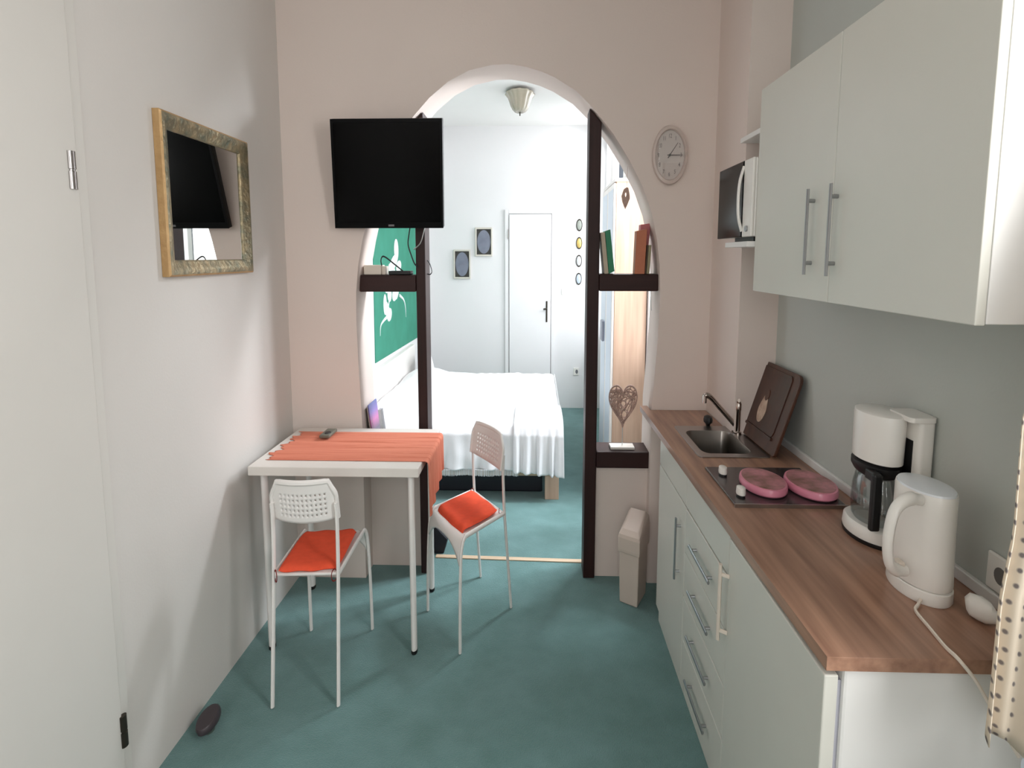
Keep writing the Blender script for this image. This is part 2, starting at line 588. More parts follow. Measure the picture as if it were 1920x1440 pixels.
m = tvbox(0, .022, 0, 1, -.004, .004)
for a in ((.978, 1, 0, 1), (.022, .978, .965, 1), (.022, .978, 0, .055)):
    q = tvbox(*a, -.004, .004)
    m.add(q.v, q.f)
m.build('bezel', TVB, tv, bevel=.001)
tvbox(.022, .978, .055, .965, -.004, .001).build('screen', SCREEN, tv)
tvbox(.495, .548, .018, .036, .004, .0046).build('logo', mat('grey_badge', (120, 118, 120), rough=.5), tv)
m = B(-.585, -.49, 2.895, 2.915, 1.84, 1.99)
m.tube([(-.537, 2.90, 1.91), (-.537, 3.0, 1.91)], .022, 8)
m.box(-.555, -.52, 2.975, 3.004, 1.80, 2.02)
m.build('mount_arm', BLACKP, tv)

# ------------------------------------------------------------------ cables near the television
def cable(name, pts, r, m_, label, n=8):
    return tag(MB().tube(bez(pts, n), r, 8).build(name, m_, smooth=True), label, 'cable')
cable('power_cable', [(-.570, 2.955, 1.72), (-.584, 2.97, 1.66), (-.590, 2.985, 1.62), (-.577, 2.992, 1.57), (-.564, 2.996, 1.535), (-.549, 2.999, 1.52)], .0045, BLACKP,
      'black cable looping from the television down to the left post')
cable('aerial_cable', [(-.50, 2.955, 1.72), (-.512, 2.96, 1.68), (-.535, 2.996, 1.63), (-.566, 2.996, 1.60)], .0035, GREYSILVER,
      'thin grey cable crossing the left post just below the television')
cable('loop_cable', [(-.513, 3.05, 1.55), (-.500, 3.05, 1.53), (-.492, 3.05, 1.497), (-.500, 3.05, 1.483), (-.513, 3.05, 1.485)], .003, NAVYP,
      'small dark cable loop sticking out right of the left post')

# adapter boxes on the upper left shelf
bx = thing('adapter_box', (-.76, 3.06, 1.481), 'cream plastic box on the beam shelf under the television', 'box')
B(-.812, -.728, 3.02, 3.10, 1.4815, 1.527).build('housing', CREAMP, bx, bevel=.004)
B(-.728, -.709, 3.03, 3.09, 1.4815, 1.522).build('end_cap', CREAMP, bx, bevel=.003)
tag(B(-.692, -.588, 3.012, 3.09, 1.4815, 1.500).build('receiver_box', BLACKP, bevel=.004), 'flat black box beside the post on the upper left shelf', 'box')
cable('adapter_cable', [(-.724, 3.02, 1.524), (-.727, 3.015, 1.548), (-.718, 3.01, 1.567), (-.700, 3.01, 1.562), (-.66, 3.01, 1.530), (-.622, 3.012, 1.499)], .004, BLACKP,
      'black arched cable between the cream box and the flat black box')


# ------------------------------------------------------------------ books
def book(name, quad, y0, y1, m_, label, group, paper=True):
    """quad: (x,z) of bottom-left, bottom-right, top-right, top-left of the spine"""
    o = MB().prism(quad, 'y', y0, y1).build(name, m_, bevel=.0015)
    tag(o, label, 'book', group)
    if paper:
        c = [Vector(q) for q in quad]
        def L(u, w):
            a = c[0].lerp(c[1], u); b = c[3].lerp(c[2], u)
            return tuple(a.lerp(b, w))
        pg = MB().prism([L(.15, .985), L(.85, .985), L(.85, 1.003), L(.15, 1.003)], 'y', y0 + .003, y1 - .003)
        pg.build('page_block', CREAMP, o)
    return o


RB = 'books on the upper right shelf'
mk = lambda n, c: mat(n, c, rough=0.55, var=0.06, scale=30)
book('book', [(.322, 1.4875), (.342, 1.4875), (.321, 1.678), (.301, 1.678)], 3.0, 3.11, mk('cover_cream', (196, 182, 160)), 'cream book leaning on the right post, behind the green one', RB)
book('book', [(.343, 1.4875), (.369, 1.500), (.346, 1.692), (.322, 1.684)], 3.0, 3.11, mk('cover_green', (46, 132, 96)), 'green book leaning left towards the right post', RB)
book('book', [(.460, 1.4875), (.506, 1.4875), (.513, 1.693), (.465, 1.684)], 2.99, 3.05, mk('cover_orange', (190, 116, 84)), 'thick orange brown book on the upper right shelf', RB)
book('book', [(.507, 1.4875), (.514, 1.4875), (.521, 1.62), (.514, 1.62)], 2.99, 3.05, mk('cover_dark', (70, 52, 36)), 'thin dark brown book squeezed right of the orange brown book', RB, False)
book('book', [(.515, 1.4875), (.528, 1.4875), (.535, 1.62), (.522, 1.62)], 2.99, 3.05, mk('cover_olive', (150, 142, 112)), 'short olive book at the right end of the upper right shelf', RB, False)
book('book', [(.485, 1.4875), (.522, 1.4875), (.540, 1.722), (.494, 1.716)], 3.055, 3.115, mk('cover_pink', (190, 110, 112)), 'dusty pink book rising behind the orange brown book against the arch', RB, False)

LB = 'magazines behind the table'
def leaning(name, xb, xt, y0, y1, h, th, m_, label):
    """sheet standing on the low shelf, leaning left against the side of the arch"""
    m = MB().loft([[(xb, y0, .6405), (xb, y1, .6405), (xt, y1, .6405 + h), (xt, y0, .6405 + h)], [(xb + th, y0, .6405), (xb + th, y1, .6405), (xt + th, y1, .6405 + h), (xt + th, y0, .6405 + h)]])
    return tag(m.build(name, m_, bevel=.001), label, 'book', LB)
def cover_mat():
    m = mat('cover_sunset', (96, 110, 170), rough=0.4, scale=4)
    nt = m.node_tree
    b = nt.nodes['Principled BSDF']
    tc = nt.nodes.new('ShaderNodeTexCoord'); sp = nt.nodes.new('ShaderNodeSeparateXYZ'); r = nt.nodes.new('ShaderNodeValToRGB')
    mr = nt.nodes.new('ShaderNodeMapRange'); mr.inputs['From Min'].default_value = 0.08; mr.inputs['From Max'].default_value = .22
    nt.links.new(tc.outputs['Object'], sp.inputs[0]); nt.links.new(sp.outputs['Z'], mr.inputs['Value']); nt.links.new(mr.outputs[0], r.inputs['Fac'])
    e = r.color_ramp.elements
    e[0].color = (*lin((110, 96, 120)), 1); e[1].color = (*lin((84, 100, 160)), 1)
    q = e.new(.35); q.color = (*lin((214, 120, 180)), 1); q = e.new(.65); q.color = (*lin((140, 120, 190)), 1)
    nt.links.new(r.outputs['Color'], b.inputs['Base Color'])
    return m
leaning('magazine', -.795, -.8175, 3.012, 3.14, .195, .004, mk('cover_brown', (78, 62, 58)), 'dark brown magazine leftmost of the stack leaning behind the table')
leaning('magazine', -.789, -.812, 3.008, 3.15, .198, .004, mk('cover_buff', (206, 190, 180)), 'buff coloured magazine in the middle of the stack behind the table')
leaning('magazine', -.780, -.8065, 3.002, 3.155, .212, .005, cover_mat(), 'magazine with a blue to pink cover leaning behind the white table')
leaning('booklet', -.736, -.757, 3.002, 3.05, .190, .014, mk('cover_white', (226, 228, 236)), 'white booklet standing right of the blue and pink magazine')

# ------------------------------------------------------------------ hearts in the right opening
def heart(n=48):
    out = []
    for i in range(n):
        t = 2 * PI * i / n
        x = 16 * math.sin(t) ** 3
        y = 13 * math.cos(t) - 5 * math.cos(2 * t) - 2 * math.cos(3 * t) - math.cos(4 * t)
        out.append((x / 32, (y + 17) / 29.0))
    return out
hx = heart()
wh = thing('wicker_heart', (.427, 3.05, .641), 'grey wicker heart on a thin rod with white base, standing on the low right shelf', 'ornament')
W_, H_, CX_, Z0_ = .134, .205, .428, .745
def inside(u, w):
    c = False
    for (x1, y1), (x2, y2) in zip(hx, hx[1:] + hx[:1]):
        if (y1 > w) != (y2 > w) and u < (x2 - x1) * (w - y1) / (y2 - y1) + x1:
            c = not c
    return c
m = MB()
ring = [(CX_ + u * W_, 3.05, Z0_ + w * H_) for u, w in hx]
m.tube(ring, .0055, 8, closed=True)
ring2 = [(CX_ + u * W_ * .86, 3.056, Z0_ + .012 + w * H_ * .86) for u, w in hx]
m.tube(ring2, .004, 6, closed=True)
rr = random.Random(4)
cnt = 0
while cnt < 40:
    a = rr.random() * PI; cu_, cw_ = rr.uniform(-.4, .4), rr.uniform(.15, .9)
    if not inside(cu_, cw_):
        continue
    p = []
    for sgn in (-1, 1):
        k = 0
        while inside(cu_ + sgn * k * math.cos(a), cw_ + sgn * k * math.sin(a)) and k < .42:
            k += .02
        p.append((cu_ + sgn * k * math.cos(a), cw_ + sgn * k * math.sin(a)))
    off = rr.uniform(-.006, .006)
    mid = ((p[0][0] + p[1][0]) / 2 + rr.uniform(-.05, .05), (p[0][1] + p[1][1]) / 2 + rr.uniform(-.03, .03))
    m.tube(bez([(CX_ + q[0] * W_, 3.05 + off, Z0_ + q[1] * H_) for q in (p[0], mid, p[1])], 4), rr.choice([.003, .0035, .0045]), 5)
    cnt += 1
m.build('heart', WICKER, wh, smooth=True)
MB().tube([(.428, 3.05, .655), (.428, 3.05, .752)], .003, 8).build('rod', GREYSILVER, wh, smooth=True)
B(.368, .484, 3.015, 3.085, .641, .655).build('base', WHITEP, wh, bevel=.003)
sh = thing('hanging_heart', (.419, 3.05, 1.78), 'small brown heart pendant hanging on a string from the arch', 'ornament')
pts = [(.0, .0), (.010, .022), (.020, .047), (.018, .072), (.012, .098), (.004, .100), (-.008, .092), (-.019, .060), (-.014, .034), (-.006, .012)]
po = [(.419 + x, 1.787 + z) for x, z in pts]
ce = (.4195, 1.847)
pi_ = [(ce[0] + (x - ce[0]) * .2, ce[1] + (z - ce[1]) * .22 + .007) for x, z in po]
m = MB()
n = len(po)
vs = [(x, y, z) for y in (3.046, 3.054) for x, z in po] + [(x, y, z) for y in (3.046, 3.054) for x, z in pi_]
fs = []
for i in range(n):
    j = (i + 1) % n
    fs += [(i, j, 2 * n + j, 2 * n + i), (n + i, 3 * n + i, 3 * n + j, n + j), (i, n + i, n + j, j), (2 * n + i, 2 * n + j, 3 * n + j, 3 * n + i)]
m.add(vs, fs)
m.build('pendant', WICKER, sh)
MB().tube([(.424, 3.05, 1.885), (.426, 3.05, 1.988)], .0012, 6).build('string', WICKER, sh)
tag(MB().tube(bez([(.543, 3.03, 1.408), (.545, 3.028, 1.36), (.549, 3.03, 1.315)], 4), .002, 6).build('pull_cord', GREYSILVER),
    'thin cord dangling below the upper right shelf', 'cord')

# ------------------------------------------------------------------ mirror on the left wall
mi = thing('wall_mirror', (XL, 2.25, 1.505), 'square mirror in a worn gilt frame on the left wall', 'mirror')
y0, y1, z0, z1 = 1.951, 2.546, 1.505, 2.012
fw = .052
def frame_x(x, yy0, yy1, zz0, zz1, prof):
    """picture frame moulding on a wall facing +X; prof is (inset, out)"""
    m = MB()
    rings = []
    for ins, out in prof:
        rings.append([(x + out, yy0 + ins, zz0 + ins), (x + out, yy1 - ins, zz0 + ins), (x + out, yy1 - ins, zz1 - ins), (x + out, yy0 + ins, zz1 - ins)])
    return m.loft(rings, cap=False)
frame_x(XL, y0, y1, z0, z1, [(0, .001), (0, .022), (.006, .027)]).build('frame_edge', GILT_E, mi)
frame_x(XL, y0, y1, z0, z1, [(.006, .027), (.016, .029), (.030, .022), (.042, .018), (fw - .004, .016), (fw, .011), (fw, .004)]).build('frame', GILT, mi, smooth=True)
B(XL + .001, XL + .008, y0 + fw - .004, y1 - fw + .004, z0 + fw - .004, z1 - fw + .004).build('mirror_glass', MIRROR, mi)

# ------------------------------------------------------------------ table with runner
tb = thing('dining_table', (-.76, 2.6, 0), 'white square table on slim legs against the left wall', 'table')
ZT = .772
B(-1.094, -.438, 2.325, 2.885, ZT - .036, ZT).build('tabletop', TABLEM, tb, bevel=.003)
for x, y in ((-.474, 2.365), (-.480, 2.842), (-1.052, 2.375), (-1.050, 2.845)):
    lg = MB().lathe(x, y, [(.019, .012), (.0195, .05), (.020, ZT - .042), (.030, ZT - .041), (.030, ZT - .036)], 18).build('leg', WHITEM, tb, smooth=True)
    MB().lathe(x, y, [(.018, 0), (.0205, .003), (.0205, .016)], 18).build('foot', RUBBER, lg, smooth=True)

YR0, YR1 = 2.405, 2.812
folds = [(.03, .006, .010), (.11, .004, .008), (.20, .007, .012), (.245, .004, .006), (.42, .006, .010), (.47, .004, .008), (.60, .008, .012), (.66, .004, .008), (.80, .006, .012), (.93, .004, .01)]
def runner(u, v):
    """u along the length incl. the drop on the right, v across"""
    s = u * 1.02
    yv = YR0 + (YR1 - YR0) * v
    h = 0
    for c, a, w in folds:
        cc = c + .012 * math.sin(s * 9 + c * 20)
        h += a * math.exp(-((v - cc) / w) ** 2) * (.55 + .45 * math.sin(s * (5 + c * 7) + c * 40))
    h = abs(h) * .7
    L = .632
    edge = .012 * math.sin(v * 23) + .008 * math.sin(v * 61)
    if s < L:
        x = -1.058 + s + (edge if s < .05 else edge * max(0, (.2 - s) / .2))
        return (x, yv, ZT + .002 + h)
    d = s - L
    r = .016
    if d < r * PI / 2:
        a = d / r
        return (-.426 + (r + h) * math.sin(a) * .8, yv, ZT + .002 - r + (r + h) * math.cos(a))
    dz = d - r * PI / 2
    k = dz / .36
    dz *= .60 - .20 * v
    return (-.413 + h * .6 + .006 * math.sin(v * 26) * k, yv + .02 * k * (1 - 2 * v) , ZT - .014 - dz)
tag(MB().grid(runner, 150, 110).build('table_runner', RUNNER, smooth=True, solid=.0015), 'salmon orange pleated runner across the white table, hanging over its right edge', 'table runner')
dv = thing('remote_control', (-.91, 2.73, .785), 'small dark grey green device with a round button on the salmon runner', 'remote control')
REMB = mat('grey_green_plastic', (104, 104, 92), rough=0.5)
B(-.935, -.890, 2.675, 2.79, .783, .797).build('housing', REMB, dv, bevel=.004)
MB().lathe(-.909, 2.715, [(.022, .797), (.020, .800)], 18).build('button', BLACKP, dv, smooth=True)


# ------------------------------------------------------------------ chairs
def make_chair(cx, cy, ang, label, cush_label, cush):
    """plan is drawn at true size facing +y, then turned, squeezed sideways like all widths and set in the room"""
    R = Matrix.Translation((cx, cy, 0)) @ Matrix.Diagonal((SQUEEZE_X, 1, 1, 1)) @ Matrix.Rotation(ang, 4, 'Z')  # the diagonal squeezes the true-size chair across, as everything else is
    root = thing('dining_chair', (cx, cy, 0), label, 'chair', 'white chairs at the table')
    ZS = .465
    tr = .0105
    for s in (-1, 1):
        back = [(s * .190, -.233, 0.004), (s * .188, -.202, .24), (s * .186, -.176, .44), (s * .185, -.166, .56), (s * .184, -.163, .66), (s * .182, -.170, .72)]
        front = [(s * .213, .233, 0.004), (s * .211, .228, .20), (s * .207, .218, .36), (s * .204, .205, .43), (s * .200, .180, .462), (s * .196, .13, ZS), (s * .187, -.170, ZS - .004)]
        b = MB().tube(bez(back, 5), tr, 10, kx=1).xf(R).build('leg', WHITEM, root, smooth=True)
        f = MB().tube(bez(front, 5), tr, 10, kx=1).xf(R).build('leg', WHITEM, root, smooth=True)
    m = MB().tube([(-.187, -.165, ZS - .006), (.187, -.165, ZS - .006)], .007, 8, kx=1).xf(R)
    m.build('cross_bar', WHITEM, root, smooth=True)
    # seat shell with a rounded front apron reaching down to the front legs
    def seat(u, v):
        x = (-.185 + .37 * u) * (1 + .05 * v)
        e = abs(2 * u - 1)
        if v < .7:
            t = v / .7
            y = -.155 + t * .325
            return (x, y, ZS - .004 - .010 * (1 - e * e) * math.sin(PI * t))
        t = (v - .7) / .3
        drop = .030 + .075 * e ** 3
        return (x * (1 + .03 * t), .170 + .050 * math.sin(t * PI / 2), ZS - .004 - drop * (1 - math.cos(t * PI / 2)) )
    MB().grid(seat, 24, 26).xf(R).build('seat', WHITEM, root, smooth=True, solid=.008)
    # perforated backrest, reclined and slightly dished
    zb0, zb1 = .657, .800
    def bp(u, w):
        rnd = .018 * max(0, (w - .72) / .28) ** 2
        hw = .186 - rnd * (1 if w > .72 else 0)
        x = (2 * u - 1) * hw
        e = (2 * u - 1) ** 2
        z = zb0 + (zb1 - zb0) * w - .030 * max(0, (e - .72) / .28) ** 2 * w - .010 * (1 - e) * (1 - w)
        y = -.155 - .026 * w - .028 * (1 - e) + .012
        return (x, y, z)
    m = MB()
    nu, nv = 15, 8
    for i in range(nu):
        for j in range(nv):
            u0, u1, w0, w1 = i / nu, (i + 1) / nu, j / nv, (j + 1) / nv
            um, wm = (u0 + u1) / 2, (w0 + w1) / 2
            ringo = [(u0, w0), (um, w0), (u1, w0), (u1, wm), (u1, w1), (um, w1), (u0, w1), (u0, wm)]
            if 2 <= i <= nu - 3 and 1 <= j <= nv - 3:
                sx, sz = .0052 / .37, .0052 / .158
                hole = [(um + sx * math.cos(a), wm + sz * math.sin(a)) for a in [1.25 * PI + k * PI / 4 for k in range(8)]]
                vs = [bp(*q) for q in ringo] + [bp(*q) for q in hole]
                m.add(vs, [(k, (k + 1) % 8, 8 + (k + 1) % 8, 8 + k) for k in range(8)])
            else:
                m.add([bp(*q) for q in ringo], [tuple(range(8))])
    m.xf(R).build('backrest', WHITEM, root, smooth=True, solid=.006, weld=True)
    rim = []
    for k in range(9):
        rim.append(bp(0, .0 + .94 * k / 8))
    for k in range(17):
        u = k / 16
        p = bp(u, 1.0)
        rim.append((p[0], p[1], p[2]))
    for k in range(9):
        rim.append(bp(1, .94 - .94 * k / 8))
    MB().tube(rim, .0105, 8, kx=1).xf(R).build('back_frame', WHITEM, root, smooth=True)
    # cushion
    zc = ZS + .001
    def pad(sign):
        def fn(u, v):
            a, b = 2 * u - 1, 2 * v - 1
            # squared-off round corners
            k = 1 - .06 * (abs(a) * abs(b)) ** 3
            x, y = a * cush[1] * k, b * cush[2] * k
            ca, sa = math.cos(cush[3]), math.sin(cush[3])
            x, y = x * ca - y * sa, cush[0] + x * sa + y * ca
            e = max(abs(a), abs(b))
            th = .015 * (1 - e ** 8)
            dish = -.008 * (1 - a * a) * (1 - b * b)
            if b > .8:
                dish -= .02 * ((b - .8) / .2) ** 2
            zz = zc + .012 + dish + sign * th + .002 * math.sin(a * 7 + b * 3)
            return (x, y, zz)
        return fn
    m = MB()
    m.grid(pad(1), 28, 28)
    m2 = MB().grid(pad(-1), 28, 28)
    m.add(m2.v, [tuple(reversed(f)) for f in m2.f])
    c = thing('seat_cushion', (cx, cy, ZS), cush_label, 'cushion', 'orange cushions on the chairs')
    m.xf(R).build('pad', CUSH, c, smooth=True, weld=True)
    loop = [(cush[1] - .006 + .012 * math.cos(t), cush[0] - cush[2] - .002 + .010 * math.cos(t), zc - .004 + .022 * math.sin(t)) for t in [k * 2 * PI / 14 for k in range(14)]]
    TIE = MATS.get('tie') or mat('tie', (120, 24, 20), rough=.8)
    for sg in (-1, 1):
        MB().tube([(sg * p[0], p[1], p[2]) for p in loop], .0025, 6, kx=1, closed=True).xf(R).build('tie', TIE, c, smooth=True)


make_chair(-.803, 2.274, math.radians(2.5), 'white perforated metal chair in front of the table, its back to the viewer', 'orange red cushion on the chair in front of the table', (-.010, .174, .172, math.radians(3)))
make_chair(-.281, 2.678, math.radians(134.5), 'white perforated metal chair at the right of the table, turned towards it', 'orange red cushion on the chair right of the table', (.022, .172, .160, 0))

# ------------------------------------------------------------------ kitchen run
XF = .530
wt = MB()
XW0 = .523
wt.box(XW0, XR, 1.088, 2.262, .830, .857).box(XW0, .602, 2.262, 2.592, .830, .857).box(.80, XR, 2.262, 2.592, .830, .857).box(XW0, .795, 2.592, 2.945, .830, .857)
wt.box(.795, XR, 2.592, 2.5925, .83, .857).box(.507, .541, 2.945, 3.03, .830, .857)
wt = MB()
outl = [(XW0 + .003, 1.088), (XR, 1.088), (XR, 2.526), (.796, 2.526), (.796, 2.945), (.541, 2.945), (.541, 3.03), (.507, 3.03)]
hole = list(reversed(rrect(.603, .797, 2.262, 2.588, .03, .05, 5)))
import bmesh
def plate_with_hole(outl, hole, z0, z1):
    bm = bmesh.new()
    es = []
    for loop in (outl, hole):
        vs = [bm.verts.new((x, y, z1)) for x, y in loop]
        es += [bm.edges.new((a, b)) for a, b in zip(vs, vs[1:] + vs[:1])]
    bmesh.ops.triangle_fill(bm, use_beauty=True, edges=es)
    r = bmesh.ops.extrude_face_region(bm, geom=bm.faces[:])
    for v in r['geom']:
        if isinstance(v, bmesh.types.BMVert):
            v.co.z = z0
    bm.verts.index_update()
    m = MB().add([v.co.copy() for v in bm.verts], [[v.index for v in f.verts] for f in bm.faces])
    bm.free()
    return m
tag(plate_with_hole(outl, hole, .830, .857).build('worktop', WORKTOP, bevel=.002), 'brown wood effect worktop running along the right wall', 'worktop')


def bar_handle_y(x, y0, y1, z, root):
    """bar along Y standing off a front facing -X"""
    m = MB().tube([(x - .018, y0, z), (x - .018, y1, z)], .0065, 10)
    for y in (y0 + .03, y1 - .03):
        m.tube([(x + .002, y, z), (x - .018, y, z)], .005, 8)
    return m.build('handle', ALU, root, smooth=True)


def bar_handle_z(x, y, z0, z1, root, m_=None, r=.0065):
    m = MB().tube([(x - .018, y, z0), (x - .018, y, z1)], r, 10)
    for z in (z0 + .03, z1 - .03):
        m.tube([(x + .002, y, z), (x - .018, y, z)], .005, 8)
    return m.build('handle', m_ or ALU, root, smooth=True)


# far base unit under the sink
c = thing('base_cabinet', (.74, 2.40, 0), 'grey white base cabinet under the sink, farthest of the kitchen run', 'cabinet')
B(XF + .020, .79, 2.163, 2.180, .075, .825).box(XF + .020, .79, 2.617, 2.634, .075, .825).box(XF + .02, .79, 2.18, 2.617, .075, .092).build('carcass', CABEDGE, c)
B(XF, XF + .018, 2.163, 2.634, .704, .827).build('fascia', CAB, c, bevel=.002)
d = B(XF, XF + .018, 2.163, 2.634, .072, .698).build('door', CAB, c, bevel=.002)
bar_handle_z(XF, 2.232, .40, .632, d)
B(XF + .012, XF + .028, 2.163, 2.630, 0, .072).build('plinth', CAB, c)
# drawer unit
c = thing('drawer_cabinet', (.74, 1.91, 0), 'grey white base unit with four drawers below the hob', 'cabinet')
B(XF + .020, .94, 1.672, 2.158, .075, .825).build('carcass', CABEDGE, c)
B(XF, XF + .018, 1.672, 2.158, .704, .827).build('fascia', CAB, c, bevel=.002)
for k, zc in enumerate((.618, .458, .297, .138)):
    d = B(XF, XF + .018, 1.672, 2.158, zc - .078, zc + .078).build('drawer', CAB, c, bevel=.002)
    bar_handle_y(XF, 1.795, 2.035, zc, d)
B(XF + .012, XF + .028, 1.672, 2.158, 0, .058).build('plinth', CAB, c)
# under-counter fridge at the near end
c = thing('refrigerator', (.74, 1.37, 0), 'white under-counter refrigerator at the near end of the worktop', 'refrigerator')
B(.563, .94, 1.098, 1.664, .012, .826).build('body', CABEDGE, c, bevel=.006)
B(.554, .563, 1.106, 1.658, .03, .80).build('seal', mat('grey_seal', (176, 176, 186), rough=.6), c)
d = B(.528, .554, 1.098, 1.664, .030, .815).build('door', CAB, c, bevel=.003)
m = MB().tube([(.508, 1.672, .52), (.508, 1.672, .738)], .008, 10)
m.tube([(.528, 1.655, .548), (.508, 1.672, .548)], .006, 8).tube([(.528, 1.655, .71), (.508, 1.672, .71)], .006, 8)
m.build('handle', CREAMP, d, smooth=True, label='pale handle at the far edge of the door')
for y in (1.14, 1.62):
    for x in (.60, .90):
        MB().lathe(x, y, [(.02, 0), (.02, .013)], 12).build('foot', BLACKP, c, smooth=True)

# sink
sk = thing('sink', (.70, 2.43, .857), 'stainless steel sink set into the worktop in front of the cutting board', 'sink')
plate_with_hole(rrect(.586, .842, 2.232, 2.652, .012, .02, 4), list(reversed(rrect(.612, .792, 2.272, 2.578, .03, .05, 5))), .8572, .861).build('rim', STEEL, sk, bevel=.001)
rings = []
for t, z, ins in ((0, .861, 0), (.1, .853, .003), (.5, .78, .006), (.9, .725, .014), (1, .708, .035)):
    rings.append([(x, y, z) for x, y in rrect(.612 + ins * SQUEEZE_X, .792 - ins * SQUEEZE_X, 2.272 + ins, 2.578 - ins, .03, .05, 5)])
m = MB().loft(rings, cap=False)
nn = len(rings[0])
m.add(rings[-1], [tuple(range(nn))])
m.build('basin', STEEL_D, sk, smooth=True)
MB().lathe(.70, 2.50, [(.03, .709), (.032, .712), (.012, .712)], 20).build('drain', CHROME, sk, smooth=True)
B(.688, .712, 2.5745, 2.5765, .805, .835).build('overflow', BLACKP, sk)
fc = thing('faucet', (.815, 2.545, .861), 'chrome mixer tap with a slanting spout at the back of the sink', 'faucet')
MB().lathe(.815, 2.545, [(.030, .8612), (.030, .868), (.022, .874), (.022, .955), (.024, .962), (.024, .985), (.016, .997), (.004, 1.0)], 22).build('body', CHROME, fc, smooth=True)
MB().tube(bez([(.812, 2.545, .888), (.790, 2.548, .915), (.745, 2.55, .965), (.710, 2.552, 1.004), (.692, 2.552, 1.014), (.684, 2.552, 1.008)], 6), .0125, 12).build('spout', CHROME, fc, smooth=True)
MB().lathe(.684, 2.552, [(.0145, .984), (.0145, 1.012), (.010, 1.016)], 16).build('nozzle', CHROME, fc, smooth=True)
MB().tube(bez([(.815, 2.545, .99), (.80, 2.50, 1.0), (.795, 2.47, 1.012)], 4), .008, 8).build('lever', CHROME, fc, smooth=True)
tag(MB().lathe(.733, 2.668, [(.012, .8575), (.014, .862), (.016, .866), (.028, .874), (.030, .884), (.026, .896), (.012, .902)], 20).build('sink_plug', BLACKP, smooth=True),
    'black round plug on the worktop behind the sink', 'plug')

# cutting board leaning on the wall
cb = thing('cutting_board', (.87, 2.43, .858), 'dark brown wooden board with pale pear shape leaning behind the sink', 'cutting board')
p0 = Vector((.846, 2.652, .8635)); p1 = Vector((.850, 2.212, .8635))
dn = Vector((.934, 2.655, 1.155)) - Vector((.846, 2.652, .8635))
dirv = (p1 - p0).normalized(); upv = dn.normalized(); nv = upv.cross(dirv).normalized()
if nv.x > 0:
    nv = -nv
LW, LH = (p1 - p0).length, 0.302
def on_board(pts, d0, d1, org=p0):
    m = MB()
    return m.loft([[org + dirv * a + upv * b + nv * d0 for a, b in pts], [org + dirv * a + upv * b + nv * d1 for a, b in pts]])
on_board([(.006, 0), (LW - .006, 0), (LW, .006)] + [p for p in rrect(0, LW, 0, LH, .030, .030, 6) if p[1] > LH / 2] + [(0, .006)], 0, .012).build('board', BOARD, cb, bevel=.002)
on_board(rrect(.012, LW - .055, .055, LH - .014, .02, .02, 5), .012, .0155).build('panel', BOARD2, cb, bevel=.001)
on_board([(.012, .044), (LW - .055, .044), (LW - .055, .054), (.012, .054)], .012, .0185).build('ledge', BOARD2, cb)
pear = []
for k in range(28):
    a = 2 * PI * k / 28
    pear.append((LW * .52 + .036 * math.cos(a) * (1 - .35 * max(0, math.sin(a))), .128 + .052 * math.sin(a) * (1 + .25 * max(0, math.sin(a)))))
on_board(pear, .0155, .017).build('pear_inlay', INLAY, cb)
on_board([(LW * .53 + .018 * math.cos(2 * PI * k / 20), .185 + .022 * math.sin(2 * PI * k / 20)) for k in range(20)], .0155, .0175).build('leaf_inlay', BOARD, cb)

# hob
hb = thing('hob', (.73, 1.945, .857), 'dark two-ring hob plate set on the worktop', 'hob')
B(.575, .890, 1.778, 2.108, .8572, .866).build('plate', HOB, hb, bevel=.003)
B(.573, .892, 1.774, 1.780, .8572, .868).build('trim_strip', STEEL, hb)
for y in (2.028, 1.845):
    k = MB().lathe(.611, y, [(.020, .866), (.020, .872)], 18).build('knob_base', BLACKP, hb, smooth=True)
    MB().lathe(.611, y, [(.021, .872), (.022, .877), (.020, .892), (.016, .894)], 18).build('knob', WHITEP, hb, smooth=True)
for x, y in ((.700, 1.918), (.832, 1.903)):
    MB().lathe(x, y, [(.085, .866), (.085, .868), (.078, .869)], 32).build('hotplate', BLACKP, hb, smooth=True)
def hob_cover(x, y, r, label):
    c = thing('hob_cover', (x, y, .869), label, 'hob cover', 'pink floral hob covers')
    MB().lathe(x, y, [(r * .98, .8692), (r * 1.03, .874), (r * 1.03, .884), (r, .892), (r * .93, .893)], 48).build('rim', PINK, c, smooth=True)
    MB().lathe(x, y, [(r * .93, .8915), (r * .93, .8942), (r * .5, .8944)], 48).build('printed_top', PINKP, c)
hob_cover(.701, 1.920, .104, 'round pink floral hob cover near the two knobs')
hob_cover(.837, 1.903, .110, 'round pink floral hob cover nearer the wall, beside the coffee maker')

# ------------------------------------------------------------------ coffee maker
cm = thing('coffee_maker', (.86, 1.60, .857), 'white drip coffee maker on the worktop behind the kettle', 'coffee maker')
cx, cy = .868, 1.605
MB().lathe(cx, cy, [(.098, .8575), (.100, .862), (.100, .868)], 40).build('foot', BLACKP, cm, smooth=True)
MB().lathe(cx, cy, [(.098, .868), (.100, .874), (.097, .896), (.090, .901), (.075, .901)], 40).build('base', WHITEP, cm, smooth=True)
MB().lathe(cx, cy, [(.070, 1.060), (.081, 1.064), (.082, 1.10), (.083, 1.170), (.081, 1.183), (.07, 1.188)], 40).build('filter_housing', WHITEP, cm, smooth=True)
tk = MB()
tk.prism(rrect(.908, .946, 1.500, 1.590, .010, .015, 4), 'z', .8575, 1.180)
tk.build('water_tank', WHITEP, cm, smooth=True, bevel=.003)
B(.9065, .909, 1.525, 1.56, .90, 1.13).build('level_window', BLACKP, cm)
tkl = MB().prism(rrect(.884, .947, 1.498, 1.60, .010, .015, 4), 'z', 1.180, 1.192)
